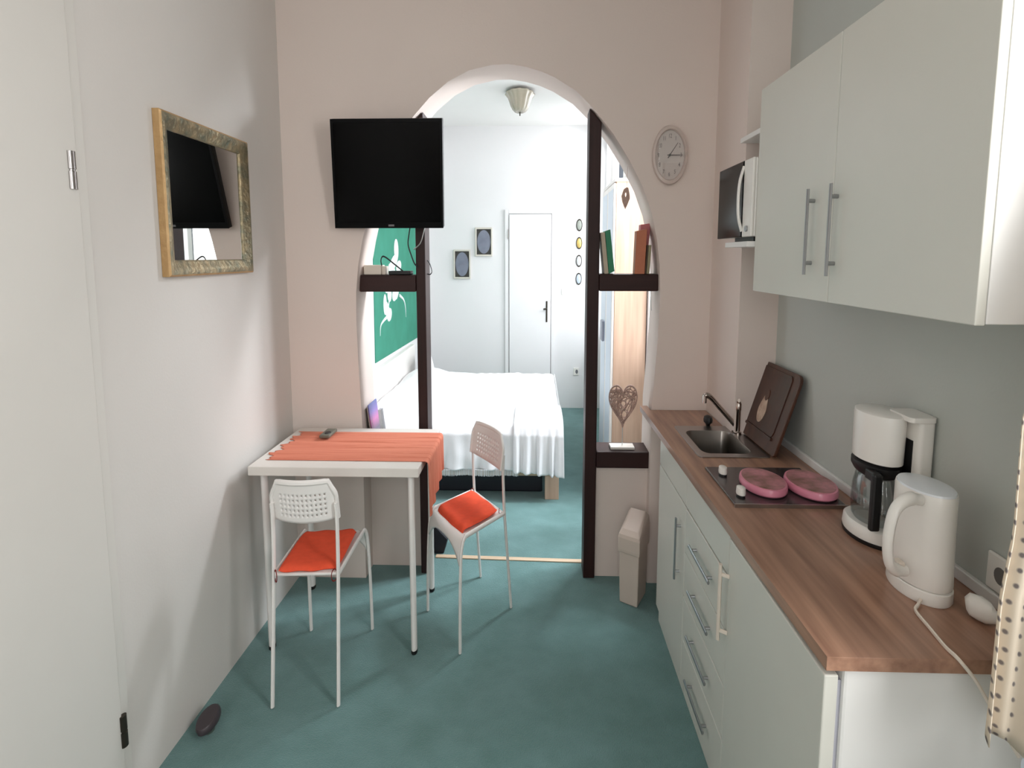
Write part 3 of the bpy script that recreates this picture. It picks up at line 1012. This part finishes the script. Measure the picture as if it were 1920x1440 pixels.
tkl.build('lid', WHITEP, cm, smooth=True)
kf = MB().lathe(cx - .002, cy, [(.060, .9015), (.069, .91), (.073, .945), (.070, .985), (.062, 1.015), (.058, 1.03)], 36, cap=False)
ca = kf.build('carafe', CARAFE, cm, smooth=True, solid=.002)
MB().lathe(cx - .002, cy, [(.059, 1.022), (.070, 1.028), (.080, 1.040), (.080, 1.054), (.060, 1.060)], 36).build('carafe_collar', BLACKP, ca, smooth=True)
B(.815, .838, 1.512, 1.530, .905, 1.048).build('carafe_handle', BLACKP, ca, bevel=.005)
B(.817, .836, 1.520, 1.560, 1.026, 1.050).build('handle_bracket', BLACKP, ca, bevel=.003)

# ------------------------------------------------------------------ kettle
kt = thing('kettle', (.818, 1.315, .857), 'white plastic jug kettle near the front end of the worktop', 'kettle')
kx0, ky0 = .830, 1.338
MB().lathe(kx0, ky0, [(.083, .8575), (.086, .862), (.085, .884), (.082, .886)], 40).build('base', WHITEP, kt, smooth=True)
MB().lathe(kx0, ky0, [(.081, .888), (.084, .894), (.082, .93), (.080, .99), (.079, 1.05), (.079, 1.080), (.077, 1.086)], 40).build('jug', WHITEP, kt, smooth=True)
MB().lathe(kx0, ky0, [(.076, 1.085), (.074, 1.090), (.05, 1.094), (.01, 1.095)], 40).build('lid', mat('lid_plastic', (226, 230, 234), rough=.25, var=.01), kt, smooth=True)
MB().tube(bez([(.792, 1.290, 1.074), (.758, 1.277, 1.080), (.730, 1.270, 1.058), (.720, 1.268, 1.005), (.724, 1.270, .958), (.742, 1.280, .930), (.775, 1.295, .918)], 6),
          [.012] * 4 + [.0145] * 29 + [.012] * 4, 12).build('handle', WHITEP, kt, smooth=True)
B(.752, .770, 1.286, 1.312, .924, .940).build('switch', CREAMP, kt, bevel=.004)
B(.868, .886, 1.37, 1.40, 1.03, 1.080).build('spout', WHITEP, kt, bevel=.006)
MB().tube(bez([(.796, 1.270, .868), (.782, 1.256, .864), (.768, 1.238, .8615), (.760, 1.18, .8615), (.752, 1.12, .8615), (.752, 1.092, .862), (.758, 1.078, .854), (.775, 1.066, .830), (.80, 1.05, .78), (.83, 1.03, .72)], 8), .0042, 8).build('cord', CREAMP, kt, smooth=True, label='cream cord hanging over the worktop end')
pl = thing('power_plug', (.885, 1.215, .857), 'white power plug lying on the worktop below the wall socket', 'plug')
MB().tube([(.862, 1.236, .882), (.866, 1.230, .884), (.876, 1.215, .883), (.884, 1.204, .880), (.892, 1.196, .876), (.904, 1.186, .870)], [.012, .022, .025, .023, .014, .006], 14).build('body', WHITEP, pl, smooth=True)
MB().tube(bez([(.904, 1.192, .870), (.918, 1.172, .866), (.93, 1.15, .862)], 4), .0042, 8).build('cord', WHITEP, pl, smooth=True)
so = thing('wall_socket', (XR, 1.262, .89), 'white wall socket above the near end of the worktop', 'socket')
B(XR - .008, XR, 1.225, 1.300, .888, .966).build('plate', WHITEP, so, bevel=.004)
MB().add([(XR - .009, 1.258 + .018 * math.cos(2 * PI * k / 20), .927 + .018 * math.sin(2 * PI * k / 20)) for k in range(20)], [tuple(range(20))]).build('recess', mat('socket_recess', (110, 106, 104), rough=.6), so)

# ------------------------------------------------------------------ wall cupboard, microwave, shelf
XU = .715
c = thing('wall_cabinet', (.83, 1.6, 1.459), 'large grey white wall cabinet with two doors above the worktop', 'cabinet')
ZU0, ZU1 = 1.459, 2.09
YU0, YU1 = 1.062, 2.132
B(XU + .018, .948, YU0, YU1, ZU0, ZU1).build('carcass', CABEDGE, c, bevel=.0015)
for y0, y1, yh in ((YU0, 1.591, 1.567), (1.595, YU1, 1.695)):
    d = B(XU, XU + .017, y0, y1, ZU0 - .002, ZU1 + .002).build('door', CAB, c, bevel=.002)
    bar_handle_z(XU, yh, 1.522, 1.740, d, r=.006)
tag(B(.690, .949, 2.136, 2.375, 1.600, 1.618).build('bracket_shelf', CABEDGE, bevel=.002), 'white shelf board under the microwave, beside the wall cabinet', 'shelf')
tag(B(.775, .949, 2.136, 2.524, 1.993, 2.011).build('cupboard_shelf', CABEDGE, bevel=.002), 'white shelf board above the microwave, beside the wall cabinet', 'shelf')
mw = thing('microwave', (.81, 2.33, 1.618), 'white microwave with black glass door on the shelf beside the wall cabinet', 'microwave')
B(.712, .94, 2.142, 2.515, 1.634, 1.888).build('housing', WHITEP, mw, bevel=.004)
B(.720, .93, 2.16, 2.36, 1.6185, 1.634).build('feet', BLACKP, mw)
B(.700, .712, 2.232, 2.515, 1.634, 1.888).build('door', SCREEN, mw, bevel=.003)
cpn = B(.702, .712, 2.142, 2.230, 1.634, 1.888).build('control_panel', WHITEP, mw, bevel=.003)
m = MB()
m.lathe(0, 0, [(.010, 0), (.010, .006)], 14, kx=1)
m.xf(Matrix.Translation((.702, 2.178, 1.66)) @ Matrix.Rotation(-PI / 2, 4, 'Y'))
m.build('knob', ALU, cpn, smooth=True)
MB().tube(bez([(.703, 2.236, 1.655), (.690, 2.232, 1.70), (.686, 2.230, 1.76), (.690, 2.232, 1.82), (.703, 2.236, 1.868)], 5), .008, 8).build('handle', WHITEP, mw, smooth=True)

# ------------------------------------------------------------------ clock
ck = thing('wall_clock', (.595, YA0, 2.014), 'round white wall clock right of the arch', 'clock')
kx0, kz0 = .595, 2.014
Yc = YA0 - .001
MB().lathe_y(kx0, kz0, [(.128, Yc), (.130, Yc - .012), (.126, Yc - .024), (.112, Yc - .027), (.1075, Yc - .020), (.1075, Yc - .004)], 48, cap=False).build('rim', CLOCKR, ck, smooth=True)
MB().lathe_y(kx0, kz0, [(.1072, Yc), (.1072, Yc - .0095)], 48).build('dial', CLOCKF, ck)
for hnum in range(1, 13):
    a = PI / 2 - hnum * PI / 6
    tm = text_mesh(str(hnum), .026, .0004)
    px, pz = .083 * math.cos(a) * SQUEEZE_X, .083 * math.sin(a)
    tm.v = [Vector((kx0 + px + p.x * SQUEEZE_X, Yc - .0106 - p.z, kz0 + pz + p.y)) for p in tm.v]
    tm.build('numeral', INK, ck)
def hand(ang, L, w, y, nm):
    pts = [(-w, -.018), (w, -.018), (w * .5, L), (-w * .5, L)]
    q = [(kx0 + SQUEEZE_X * (x * math.cos(ang) + z * math.sin(ang)), kz0 + (-x * math.sin(ang) + z * math.cos(ang))) for x, z in pts]
    MB().prism(q, 'y', y, y - .001).build(nm, mat(nm, (74, 44, 50), rough=.5), ck)
hand(math.radians(47), .078, .0028, Yc - .013, 'hour_hand')
hand(math.radians(90), .094, .0022, Yc - .015, 'minute_hand')
MB().lathe_y(kx0, kz0, [(.006, Yc - .010), (.006, Yc - .018)], 14).build('hub', BRONZE, ck, smooth=True)
MB().lathe_y(kx0, kz0, [(.1065, Yc - .0205), (.1065, Yc - .0215)], 48).build('clock_glass', CLOCKG, ck)

# ------------------------------------------------------------------ pedal bin, doorstop, dark box
bn = thing('swing_bin', (.46, 2.82, 0), 'beige plastic swing-top bin on the floor beside the base cabinet', 'bin')
A_, B_, C_ = Vector((.387, 2.772, 0)), Vector((.464, 2.712, 0)), Vector((.528, 2.852, 0))
D_ = A_ + C_ - B_
ctr = (A_ + C_) / 2
def bring(k, z, dz=(0, 0, 0, 0)):
    return [tuple(ctr + (p - ctr) * k + Vector((0, 0, z + d))) for p, d in zip((A_, B_, C_, D_), dz)]
MB().loft([bring(.94, .001), bring(1.0, .14), bring(1.02, .255)]).build('body', BINP, bn, bevel=.006)
MB().loft([bring(1.10, .245), bring(1.13, .262), bring(1.13, .315, (0, 0, .03, .03)), bring(1.06, .330, (0, 0, .055, .055)), bring(.80, .350, (0, 0, .055, .055))]).build('lid', BINP, bn, bevel=.005)
q = [ctr + (p - ctr) * k for p, k in zip((A_, B_, C_, D_), (.84, .84, .84, .84))]
MB().loft([[(p.x, p.y, .332 + d) for p, d in zip(q, (.005, .005, .052, .052))], [(p.x, p.y, .338 + d) for p, d in zip(q, (.005, .005, .056, .056))]]).build('flap', BINP, bn, bevel=.003)
ds = thing('door_stop', (-1.08, 1.925, 0), 'dark round door stop on the carpet by the left wall', 'door stop')
MB().lathe(-1.076, 1.922, [(.022, 0), (.020, .03)], 16).build('stem', CHROME, ds, smooth=True)
m = MB().lathe(0, 0, [(.050, 0), (.056, .006), (.056, .018), (.050, .026), (.02, .028)], 28)
m.xf(Matrix.Translation((-1.076, 1.922, .028)) @ Matrix.Rotation(math.radians(12), 4, 'X') @ Matrix.Rotation(math.radians(-10), 4, 'Y'))
m.build('pad', DSTOP, ds, smooth=True)
tag(MB().prism([(-.60, .001), (-.478, .001), (-.458, .078), (-.535, .165), (-.60, .165)], 'y', 3.22, 3.36).build('slanted_box', NAVYP, bevel=.004),
    'black slanted box on the bedroom floor behind the left post', 'box')

# ------------------------------------------------------------------ curtain and radiator by the kitchen window
prof = [(2.46, .895), (2.0, .885), (1.75, .84), (1.60, .79), (1.45, .748), (1.33, .722), (1.154, .724), (1.05, .712), (.91, .710), (.815, .708)]
def edge_x(z):
    for (z1, x1), (z0, x0) in zip(prof, prof[1:]):
        if z0 <= z <= z1:
            return x0 + (x1 - x0) * (z - z0) / (z1 - z0)
    return prof[-1][1] if z < 1 else prof[0][1]
def drape(u, v):
    z = .812 + v * 1.64
    e = edge_x(z)
    x = e + (.915 - e) * u
    amp = .018 * (1 - .4 * v)
    y = .935 + amp * math.sin(u * 21 + .6 * math.sin(v * 4)) + .008 * math.sin(u * 47 + v * 3)
    return (x, y, z + (.012 * math.sin(u * 17) if v < .001 else 0))
cu = thing('curtain', (.82, .935, .81), 'cream curtain with small dark dots hanging at the right edge', 'curtain')
MB().grid(drape, 90, 60, uvs=lambda u, v: (u * 15, v * 64)).build('drape', DOTS, cu, smooth=True, solid=.0015)
MB().tube([(.86, .935, 2.465), (.925, .935, 2.465)], .012, 10).build('heading_rod', WHITEM, cu, smooth=True)
rd = thing('radiator', (.86, .45, 0), 'white ribbed radiator under the kitchen window beside the refrigerator', 'radiator')
m = MB()
for k in range(14):
    y = .02 + k * .062
    m.prism(rrect(.775, .925, y, y + .052, .02, .02, 4), 'z', .10, .795)
m.build('ribs', WHITEM, rd, smooth=True)
MB().tube([(.85, .02, .14), (.85, .93, .14)], .018, 10).tube([(.85, .02, .76), (.85, .93, .76)], .018, 10).build('header_pipes', WHITEM, rd, smooth=True)
MB().lathe_y(.80, .755, [(.022, .90), (.024, .93), (.024, .965), (.02, .972)], 18).build('valve', PALEBLUE, rd, smooth=True)
B(.80, .90, .05, .10, 0, .10).box(.80, .90, .77, .82, 0, .10).build('feet', WHITEM, rd)

# ------------------------------------------------------------------ bedroom: bed
bd = thing('bed', (-.47, 4.9, 0), 'light oak double bed with white covers beyond the arch', 'bed')
XB0, XB1, YB0, YB1 = -1.10, .165, 4.0, 5.82
m = B(XB0, XB1 - .03, YB0, YB0 + .03, .158, .315).box(XB0, XB1 - .03, YB1 - .03, YB1, .158, .315).box(XB1 - .03, XB1, YB0, YB1, .158, .315)
m.build('frame', OAK_X, bd, bevel=.003)
for x, y in ((.115, 4.045), (.115, 5.76), (-1.03, 4.045), (-1.03, 5.76)):
    B(x - .045, x + .045, y - .045, y + .045, 0, .158).build('leg', OAK_Z, bd, bevel=.003)
B(-1.15, -1.11, YB0 - .0, YB1 + .02, .10, .76).build('headboard', WHITEM, bd, bevel=.006)
B(XB0 + .05, .055, YB0 + .13, YB1 - .13, .002, .157).build('underbed_shade', NAVYP, bd, bevel=.01, label='dark block in place of the shade under the frame')  # added black block gives the space under the bed its dark shade
B(XB0 + .01, XB1 - .035, YB0 + .035, YB1 - .035, .20, .42).build('mattress', LINEN, bd, bevel=.03, bseg=3)
def bump_p(x, y):
    z = 0
    for yc in (4.45, 5.30):
        dx = (x + .93) / .17; dy = (y - yc) / .42
        d = (abs(dx) ** 2.6 + abs(dy) ** 2.6)
        z += .125 * math.exp(-d * .9)
    return z
def nz(x, y, z, s, a):
    return a * mnoise.noise(Vector((x * s / SQUEEZE_X, y * s, z * s)))
def cover(u, v):
    x = -1.105 + u * 1.283
    # v: hang at the front, bed top, hang at the back
    if v < .24:
        t = v / .24
        k = 1 - t
        y = 3.985 - .012 * k * math.sin(u * 33 + 1.5 * math.sin(u * 9)) - .012 * k - .010 * k * math.sin(u * 71) + .03 * max(0, t - .8) / .2
        z = .205 + t * .27
        z += .018 * math.sin(t * PI / 2) * t
        z += bump_p(x, 4.1) * t * .35
        return (x, y + nz(x, 1, z, 9, .012) * k, z)
    if v < .86:
        t = (v - .24) / .62
        y = 4.02 + t * 1.80
        z = .495 + bump_p(x, y) * min(1, t * 8 + .35) + nz(x, y, 0, 5, .014) + nz(x, y, 4, 14, .006)
        ex = max(0, (u - .965) / .035)
        return (x, y, z - .02 * ex * ex)
    t = (v - .86) / .14
    return (x, 5.835 + .01 * math.sin(u * 30), .48 - t * .2)
MB().grid(cover, 160, 120).build('coverlet', LINEN, bd, smooth=True, solid=.006)
def hang_end(u, v):
    y = 4.0 + u * 1.84
    return (.176 + .010 * math.sin(u * 26) * v + .006, y, .487 - v * .17 + .006 * math.sin(u * 40) * v)
MB().grid(hang_end, 80, 10).build('coverlet_end', LINEN, bd, smooth=True, solid=.006)
m = MB()
for k in range(210):
    x = -1.10 + k * 1.0 / 210 + rr.uniform(-.001, .001)
    yy = 3.985 - .012 * math.sin((x + 1.105) / 1.283 * 33) * .9 - .018
    m.tube([(x, yy, .210), (x + rr.uniform(-.001, .001), yy + .002, .163 + rr.uniform(0, .006))], .0028, 4)
m.build('fringe', LINEN, bd)
def throw(u, v):
    x = -.13 + u * .315
    f = math.sin(u * 27 + .8 * math.sin(u * 8)) + .5 * math.sin(u * 51)
    if v < .5:
        t = v / .5
        k = 1 - t
        z = .168 + t * .33 + .03 * (1 - u) * k
        y = 3.962 - .020 * f * k - .014 * k
        return (x + .008 * k * math.sin(u * 20), y + .02 * max(0, t - .8) / .2, z)
    t = (v - .5) / .5
    y = 4.0 + t * .5
    return (x, y, .508 + .012 * math.sin(t * PI) + nz(x, y, 2, 9, .012) + .004 * f * (1 - t))
tag(MB().grid(throw, 90, 60).build('throw', LINEN, smooth=True, solid=.005), 'white folded throw hanging over the foot corner of the bed', 'blanket')
def pillow(u, v):
    a, b = 2 * u - 1, 2 * v - 1
    return a, b
m = MB()
for sg in (1, -1):
    g = MB().grid(lambda u, v: (0.045 * sg * (1 - (2 * u - 1) ** 4) ** .6 * (1 - (2 * v - 1) ** 4) ** .6, (2 * u - 1) * .20, (2 * v - 1) * .11), 16, 16)
    m.add(g.v, g.f)
m.xf(Matrix.Translation((-.985, 5.70, .60)) @ Matrix.Rotation(math.radians(-14), 4, 'Y'))
tag(m.build('pillow', LINEN, smooth=True, weld=True), 'white pillow standing at the far head corner of the bed', 'pillow')

# green wall panel with white orchids
gp = thing('wall_panel', (XL, 5.3, .79), 'green wall panel with white orchids above the head of the bed', 'wall art')
m = MB().prism([(4.535, .80), (6.25, .775), (6.25, 2.25), (4.70, 2.25), (4.62, 1.95), (4.55, 1.65)], 'x', XL, XL + .006)
m.build('panel', GREEN, gp)
def petal(yc, zc, ry, rz, ang, d=.0075):
    pts = []
    for k in range(20):
        a = 2 * PI * k / 20
        p, q = ry * math.cos(a), rz * math.sin(a)
        pts.append((yc + p * math.cos(ang) - q * math.sin(ang), zc + p * math.sin(ang) + q * math.cos(ang)))
    return pts
def blossom(parts, tail):
    m = MB()
    for i, a in enumerate(parts):
        m.prism(petal(*a), 'x', XL + .006, XL + .008 + .0003 * i)
    if tail:
        m.tube([(XL + .009, y, z) for y, z in bez([(y, z, 0) for y, z in tail], 4) for y, z in [(y, z)]] if False else [(XL + .008, p.x, p.y) for p in bez([(y, z, 0) for y, z in tail], 5)],
               [.014 * (1 - .85 * k / (5 * (len(tail) - 1))) for k in range(5 * (len(tail) - 1) + 1)], 6)
    m.build('orchid', PETAL, gp)
blossom([(5.20, 1.52, .16, .05, .3), (5.30, 1.62, .08, .09, 0), (5.12, 1.46, .12, .05, -.2), (5.38, 1.48, .10, .05, .2)], None)
blossom([(4.95, 1.36, .10, .07, .4), (5.02, 1.27, .07, .06, 0)], [(5.02, 1.27), (4.98, 1.20), (4.95, 1.14)])
blossom([(5.32, 1.33, .14, .07, .9), (5.22, 1.27, .11, .06, .3), (5.42, 1.36, .08, .08, 0)], [(5.38, 1.24), (5.55, 1.19), (5.62, 1.12), (5.64, 1.03)])
blossom([(4.93, 1.15, .11, .055, -.6), (4.86, 1.20, .05, .08, 0), (5.00, 1.11, .08, .05, .2)], [(4.90, 1.10), (4.78, 1.08), (4.70, 1.05), (4.68, .98)])

# framed ovals
def oval_picture(x0, x1, z0, z1, label):
    f = thing('oval_picture', ((x0 + x1) / 2, YF, z0), label, 'picture', 'oval pictures on the far wall')
    w = .014
    m = B(x0, x0 + w, YF - .022, YF - .001, z0, z1).box(x1 - w, x1, YF - .022, YF - .001, z0, z1).box(x0 + w, x1 - w, YF - .022, YF - .001, z0, z0 + w * 1.2).box(x0 + w, x1 - w, YF - .022, YF - .001, z1 - w * 1.2, z1)
    m.build('frame', SILVERF, f, bevel=.002)
    B(x0 + w, x1 - w, YF - .010, YF - .001, z0 + w, z1 - w).build('mount', MATDARK, f)
    cx, cz = (x0 + x1) / 2, (z0 + z1) / 2
    rx, rz = (x1 - x0) / 2 - w - .006, (z1 - z0) / 2 - w - .012
    m = MB().loft([[(cx + rx * s * math.cos(2 * PI * k / 40), y, cz + rz * s * math.sin(2 * PI * k / 40)) for k in range(40)] for s, y in ((1, YF - .010), (1, YF - .013), (.7, YF - .0145))])
    m.build('oval_print', OVALB, f, smooth=True)
oval_picture(-.828, -.656, 1.340, 1.634, 'lower of the two silver framed oval pictures, left of the bedroom door')
oval_picture(-.606, -.432, 1.568, 1.856, 'higher of the two silver framed oval pictures, next to the bedroom door')


def plate(z, m_, label):
    f = thing('oval_plaque', (.443, YF, z - .055), label, 'plaque', 'oval plaques beside the bedroom door')
    def el(s, y):
        return [(.443 + .030 * s * math.cos(2 * PI * k / 32), y, z + .060 * s * math.sin(2 * PI * k / 32)) for k in range(32)]
    MB().loft([el(1, YF + .0005), el(1.02, YF - .010), el(.9, YF - .016), el(.78, YF - .010)]).build('rim', BRONZE, f, smooth=True)
    MB().loft([el(.80, YF - .009), el(.80, YF - .012), el(.5, YF - .016)]).build('medallion', m_, f, smooth=True)
plate(1.878, mat('medallion_a', (150, 156, 148), rough=.4, var=.1, scale=60), 'topmost oval plaque of the column, greenish grey')
plate(1.699, GOLDISH, 'second oval plaque from the top of the column, pale gold')
plate(1.521, mat('medallion_c', (196, 198, 200), rough=.35, var=.1, scale=60), 'third oval plaque from the top of the column, silver white')
plate(1.340, mat('medallion_d', (182, 194, 208), rough=.35, var=.1, scale=60), 'lowest oval plaque of the column, pale blue')
so = thing('wall_socket', (.428, YF, .35), 'small white wall socket low on the far bedroom wall', 'socket')
B(.402, .454, YF - .010, YF - .001, .345, .425).build('plate', WHITEP, so, bevel=.003)
MB().lathe_y(.434, .385, [(.022, YF - .010), (.022, YF - .0105)], 18).build('recess', mat('socket_recess_far', (120, 120, 126), rough=.6), so)
tag(B(.272, .292, YF - .010, YF - .001, 1.18, 1.245).build('light_switch', WHITEP, bevel=.003), 'white light switch right of the bedroom door handle', 'switch')

# ceiling lamp
lp = thing('ceiling_lamp', (-.124, 5.2, 2.66), 'fluted bell shaped glass ceiling lamp in the bedroom', 'lamp')
MB().lathe(-.124, 5.2, [(.015, 2.690), (.070, 2.697), (.095, 2.712), (.118, 2.740), (.132, 2.768), (.150, 2.796), (.178, 2.818), (.188, 2.828)], 72, ripple=.035, nr=12, cap=False).build('shade', LAMPG, lp, smooth=True, solid=.004)
MB().lathe(-.124, 5.2, [(.07, 2.835), (.075, 2.8495)], 24).tube([(-.124, 5.2, 2.70), (-.124, 5.2, 2.84)], .008, 8).build('fitting', SILVERF, lp, smooth=True)
MB().lathe(-.124, 5.2, [(.004, 2.662), (.009, 2.668), (.008, 2.682), (.018, 2.690), (.012, 2.696)], 14).build('finial', BRONZE, lp, smooth=True)

# wardrobe
wd = thing('wardrobe', (.59, 4.33, 0), 'narrow tall wardrobe with oak side beyond the right post', 'wardrobe')
B(.494, .694, 4.0, 4.66, .02, 2.02).build('carcass', OAK_Z, wd, bevel=.002)
B(.484, .696, 3.995, 4.665, 2.02, 2.04).build('top', WHITEM, wd, bevel=.002)
B(.51, .69, 4.01, 4.65, 0, .02).build('plinth', OAK_Z, wd)
for y0, y1, yh in ((4.004, 4.329, 4.30), (4.333, 4.656, 4.46)):
    d = B(.480, .494, y0, y1, .03, 2.012).build('door', WHITEM, wd, bevel=.002)
    B(.4785, .480, y0 + .03, y1 - .03, .06, 1.98).build('door_panel', PALEBLUE, d)
    if yh > 4.4:
        B(.462, .4785, yh - .06, yh + .06, .985, 1.125).build('handle', GREYH, d, bevel=.004)

# ------------------------------------------------------------------ light: daylight through the windows, plus added fill
w = bpy.data.worlds.new('daylight')
scene.world = w
w.use_nodes = True
nt = w.node_tree
bg = nt.nodes['Background']
sky = nt.nodes.new('ShaderNodeTexSky')
sky.sky_type = 'HOSEK_WILKIE'
sky.sun_direction = (-.3, -.6, .74)
sky.turbidity = 8
nt.links.new(sky.outputs['Color'], bg.inputs['Color'])
bg.inputs['Strength'].default_value = 1.0


def daylight(name, w_, target, energy, col, axis, wall, out=.55, up=.55, grow=1.15):
    """bright sky outside a window, or added fill: a soft area source aimed into the room"""
    a, b, za, zb = w_
    L = bpy.data.lights.new(name, 'AREA')
    L.shape = 'RECTANGLE'
    L.size = (b - a) * grow
    L.size_y = (zb - za) * grow
    L.energy = energy
    L.color = col
    o = bpy.data.objects.new(name, L)
    COL.objects.link(o)
    mid, zc = (a + b) / 2, (za + zb) / 2 + up
    o.location = (wall + out, mid, zc) if axis == 'x' else (mid, wall - out, zc)
    o.rotation_euler = (Vector(target) - o.location).to_track_quat('-Z', 'Y').to_euler()
    return o


daylight('daylight_and_fill', (3.70, 3.94, 1.3, 2.7), (.1, 3.74, 0), 130, (.90, .95, 1.0), 'x', XRB + .12, out=.35, up=.45, grow=1.0)
daylight('daylight_and_fill', (3.42, 3.92, .95, 2.6), (0, 3.67, 1.775), 11, (.93, .97, 1.0), 'x', XRB, out=.03, up=0, grow=1.0)  # extra source at the pane, added to whiten the wardrobe side
daylight('daylight_and_fill', (5.62, 6.44, .95, 2.70), (0, 6.03, 1.82), 13, (.97, .985, 1.0), 'x', XRB, out=.03, up=0, grow=1.0)  # second source inside the glass, added to brighten the far wall
daylight('daylight_and_fill', W2, (-.1, 5.2, .3), 58, (.965, .98, 1.0), 'x', XRB + .12)
daylight('daylight_and_fill', W3, (-.2, .9, .5), 60, (1.0, .985, .965), 'x', XR + .12)
daylight('daylight_and_fill', (.20, .74, .95, 2.57), (0, .47, 1.76), 22, (1.0, .99, .98), 'x', XR, out=.03, up=0, grow=1.0)  # close source added to brighten the worktop corner and end panel
daylight('daylight_and_fill', WFILL, (-.1, 2.9, 1.55), 45, (1.0, .985, .97), 'y', YB - .12, up=.1, out=.4)  # soft fill through the added window behind the viewer

# ------------------------------------------------------------------ camera
cam = bpy.data.cameras.new('camera')
co = bpy.data.objects.new('camera', cam)
COL.objects.link(co)
scene.camera = co
cam.sensor_width = 36
cam.sensor_fit = 'HORIZONTAL'
cam.lens = 1200 * 36 / 1920
cam.shift_y = -94 / 1920
cam.clip_start = .02
co.location = (0, 0, 1.57)
co.rotation_euler = (PI / 2 - math.atan(146 / 1200), 0, math.atan(43 / 1200))

scene.view_settings.view_transform = 'Standard'
scene.view_settings.look = 'None'
scene.view_settings.exposure = 0.0
scene.view_settings.gamma = 1.0
scene.view_settings.use_curve_mapping = False
scene.cycles.use_denoising = True
scene.cycles.max_bounces = 10
scene.cycles.diffuse_bounces = 6
scene.cycles.transparent_max_bounces = 12
scene.cycles.sample_clamp_indirect = 6
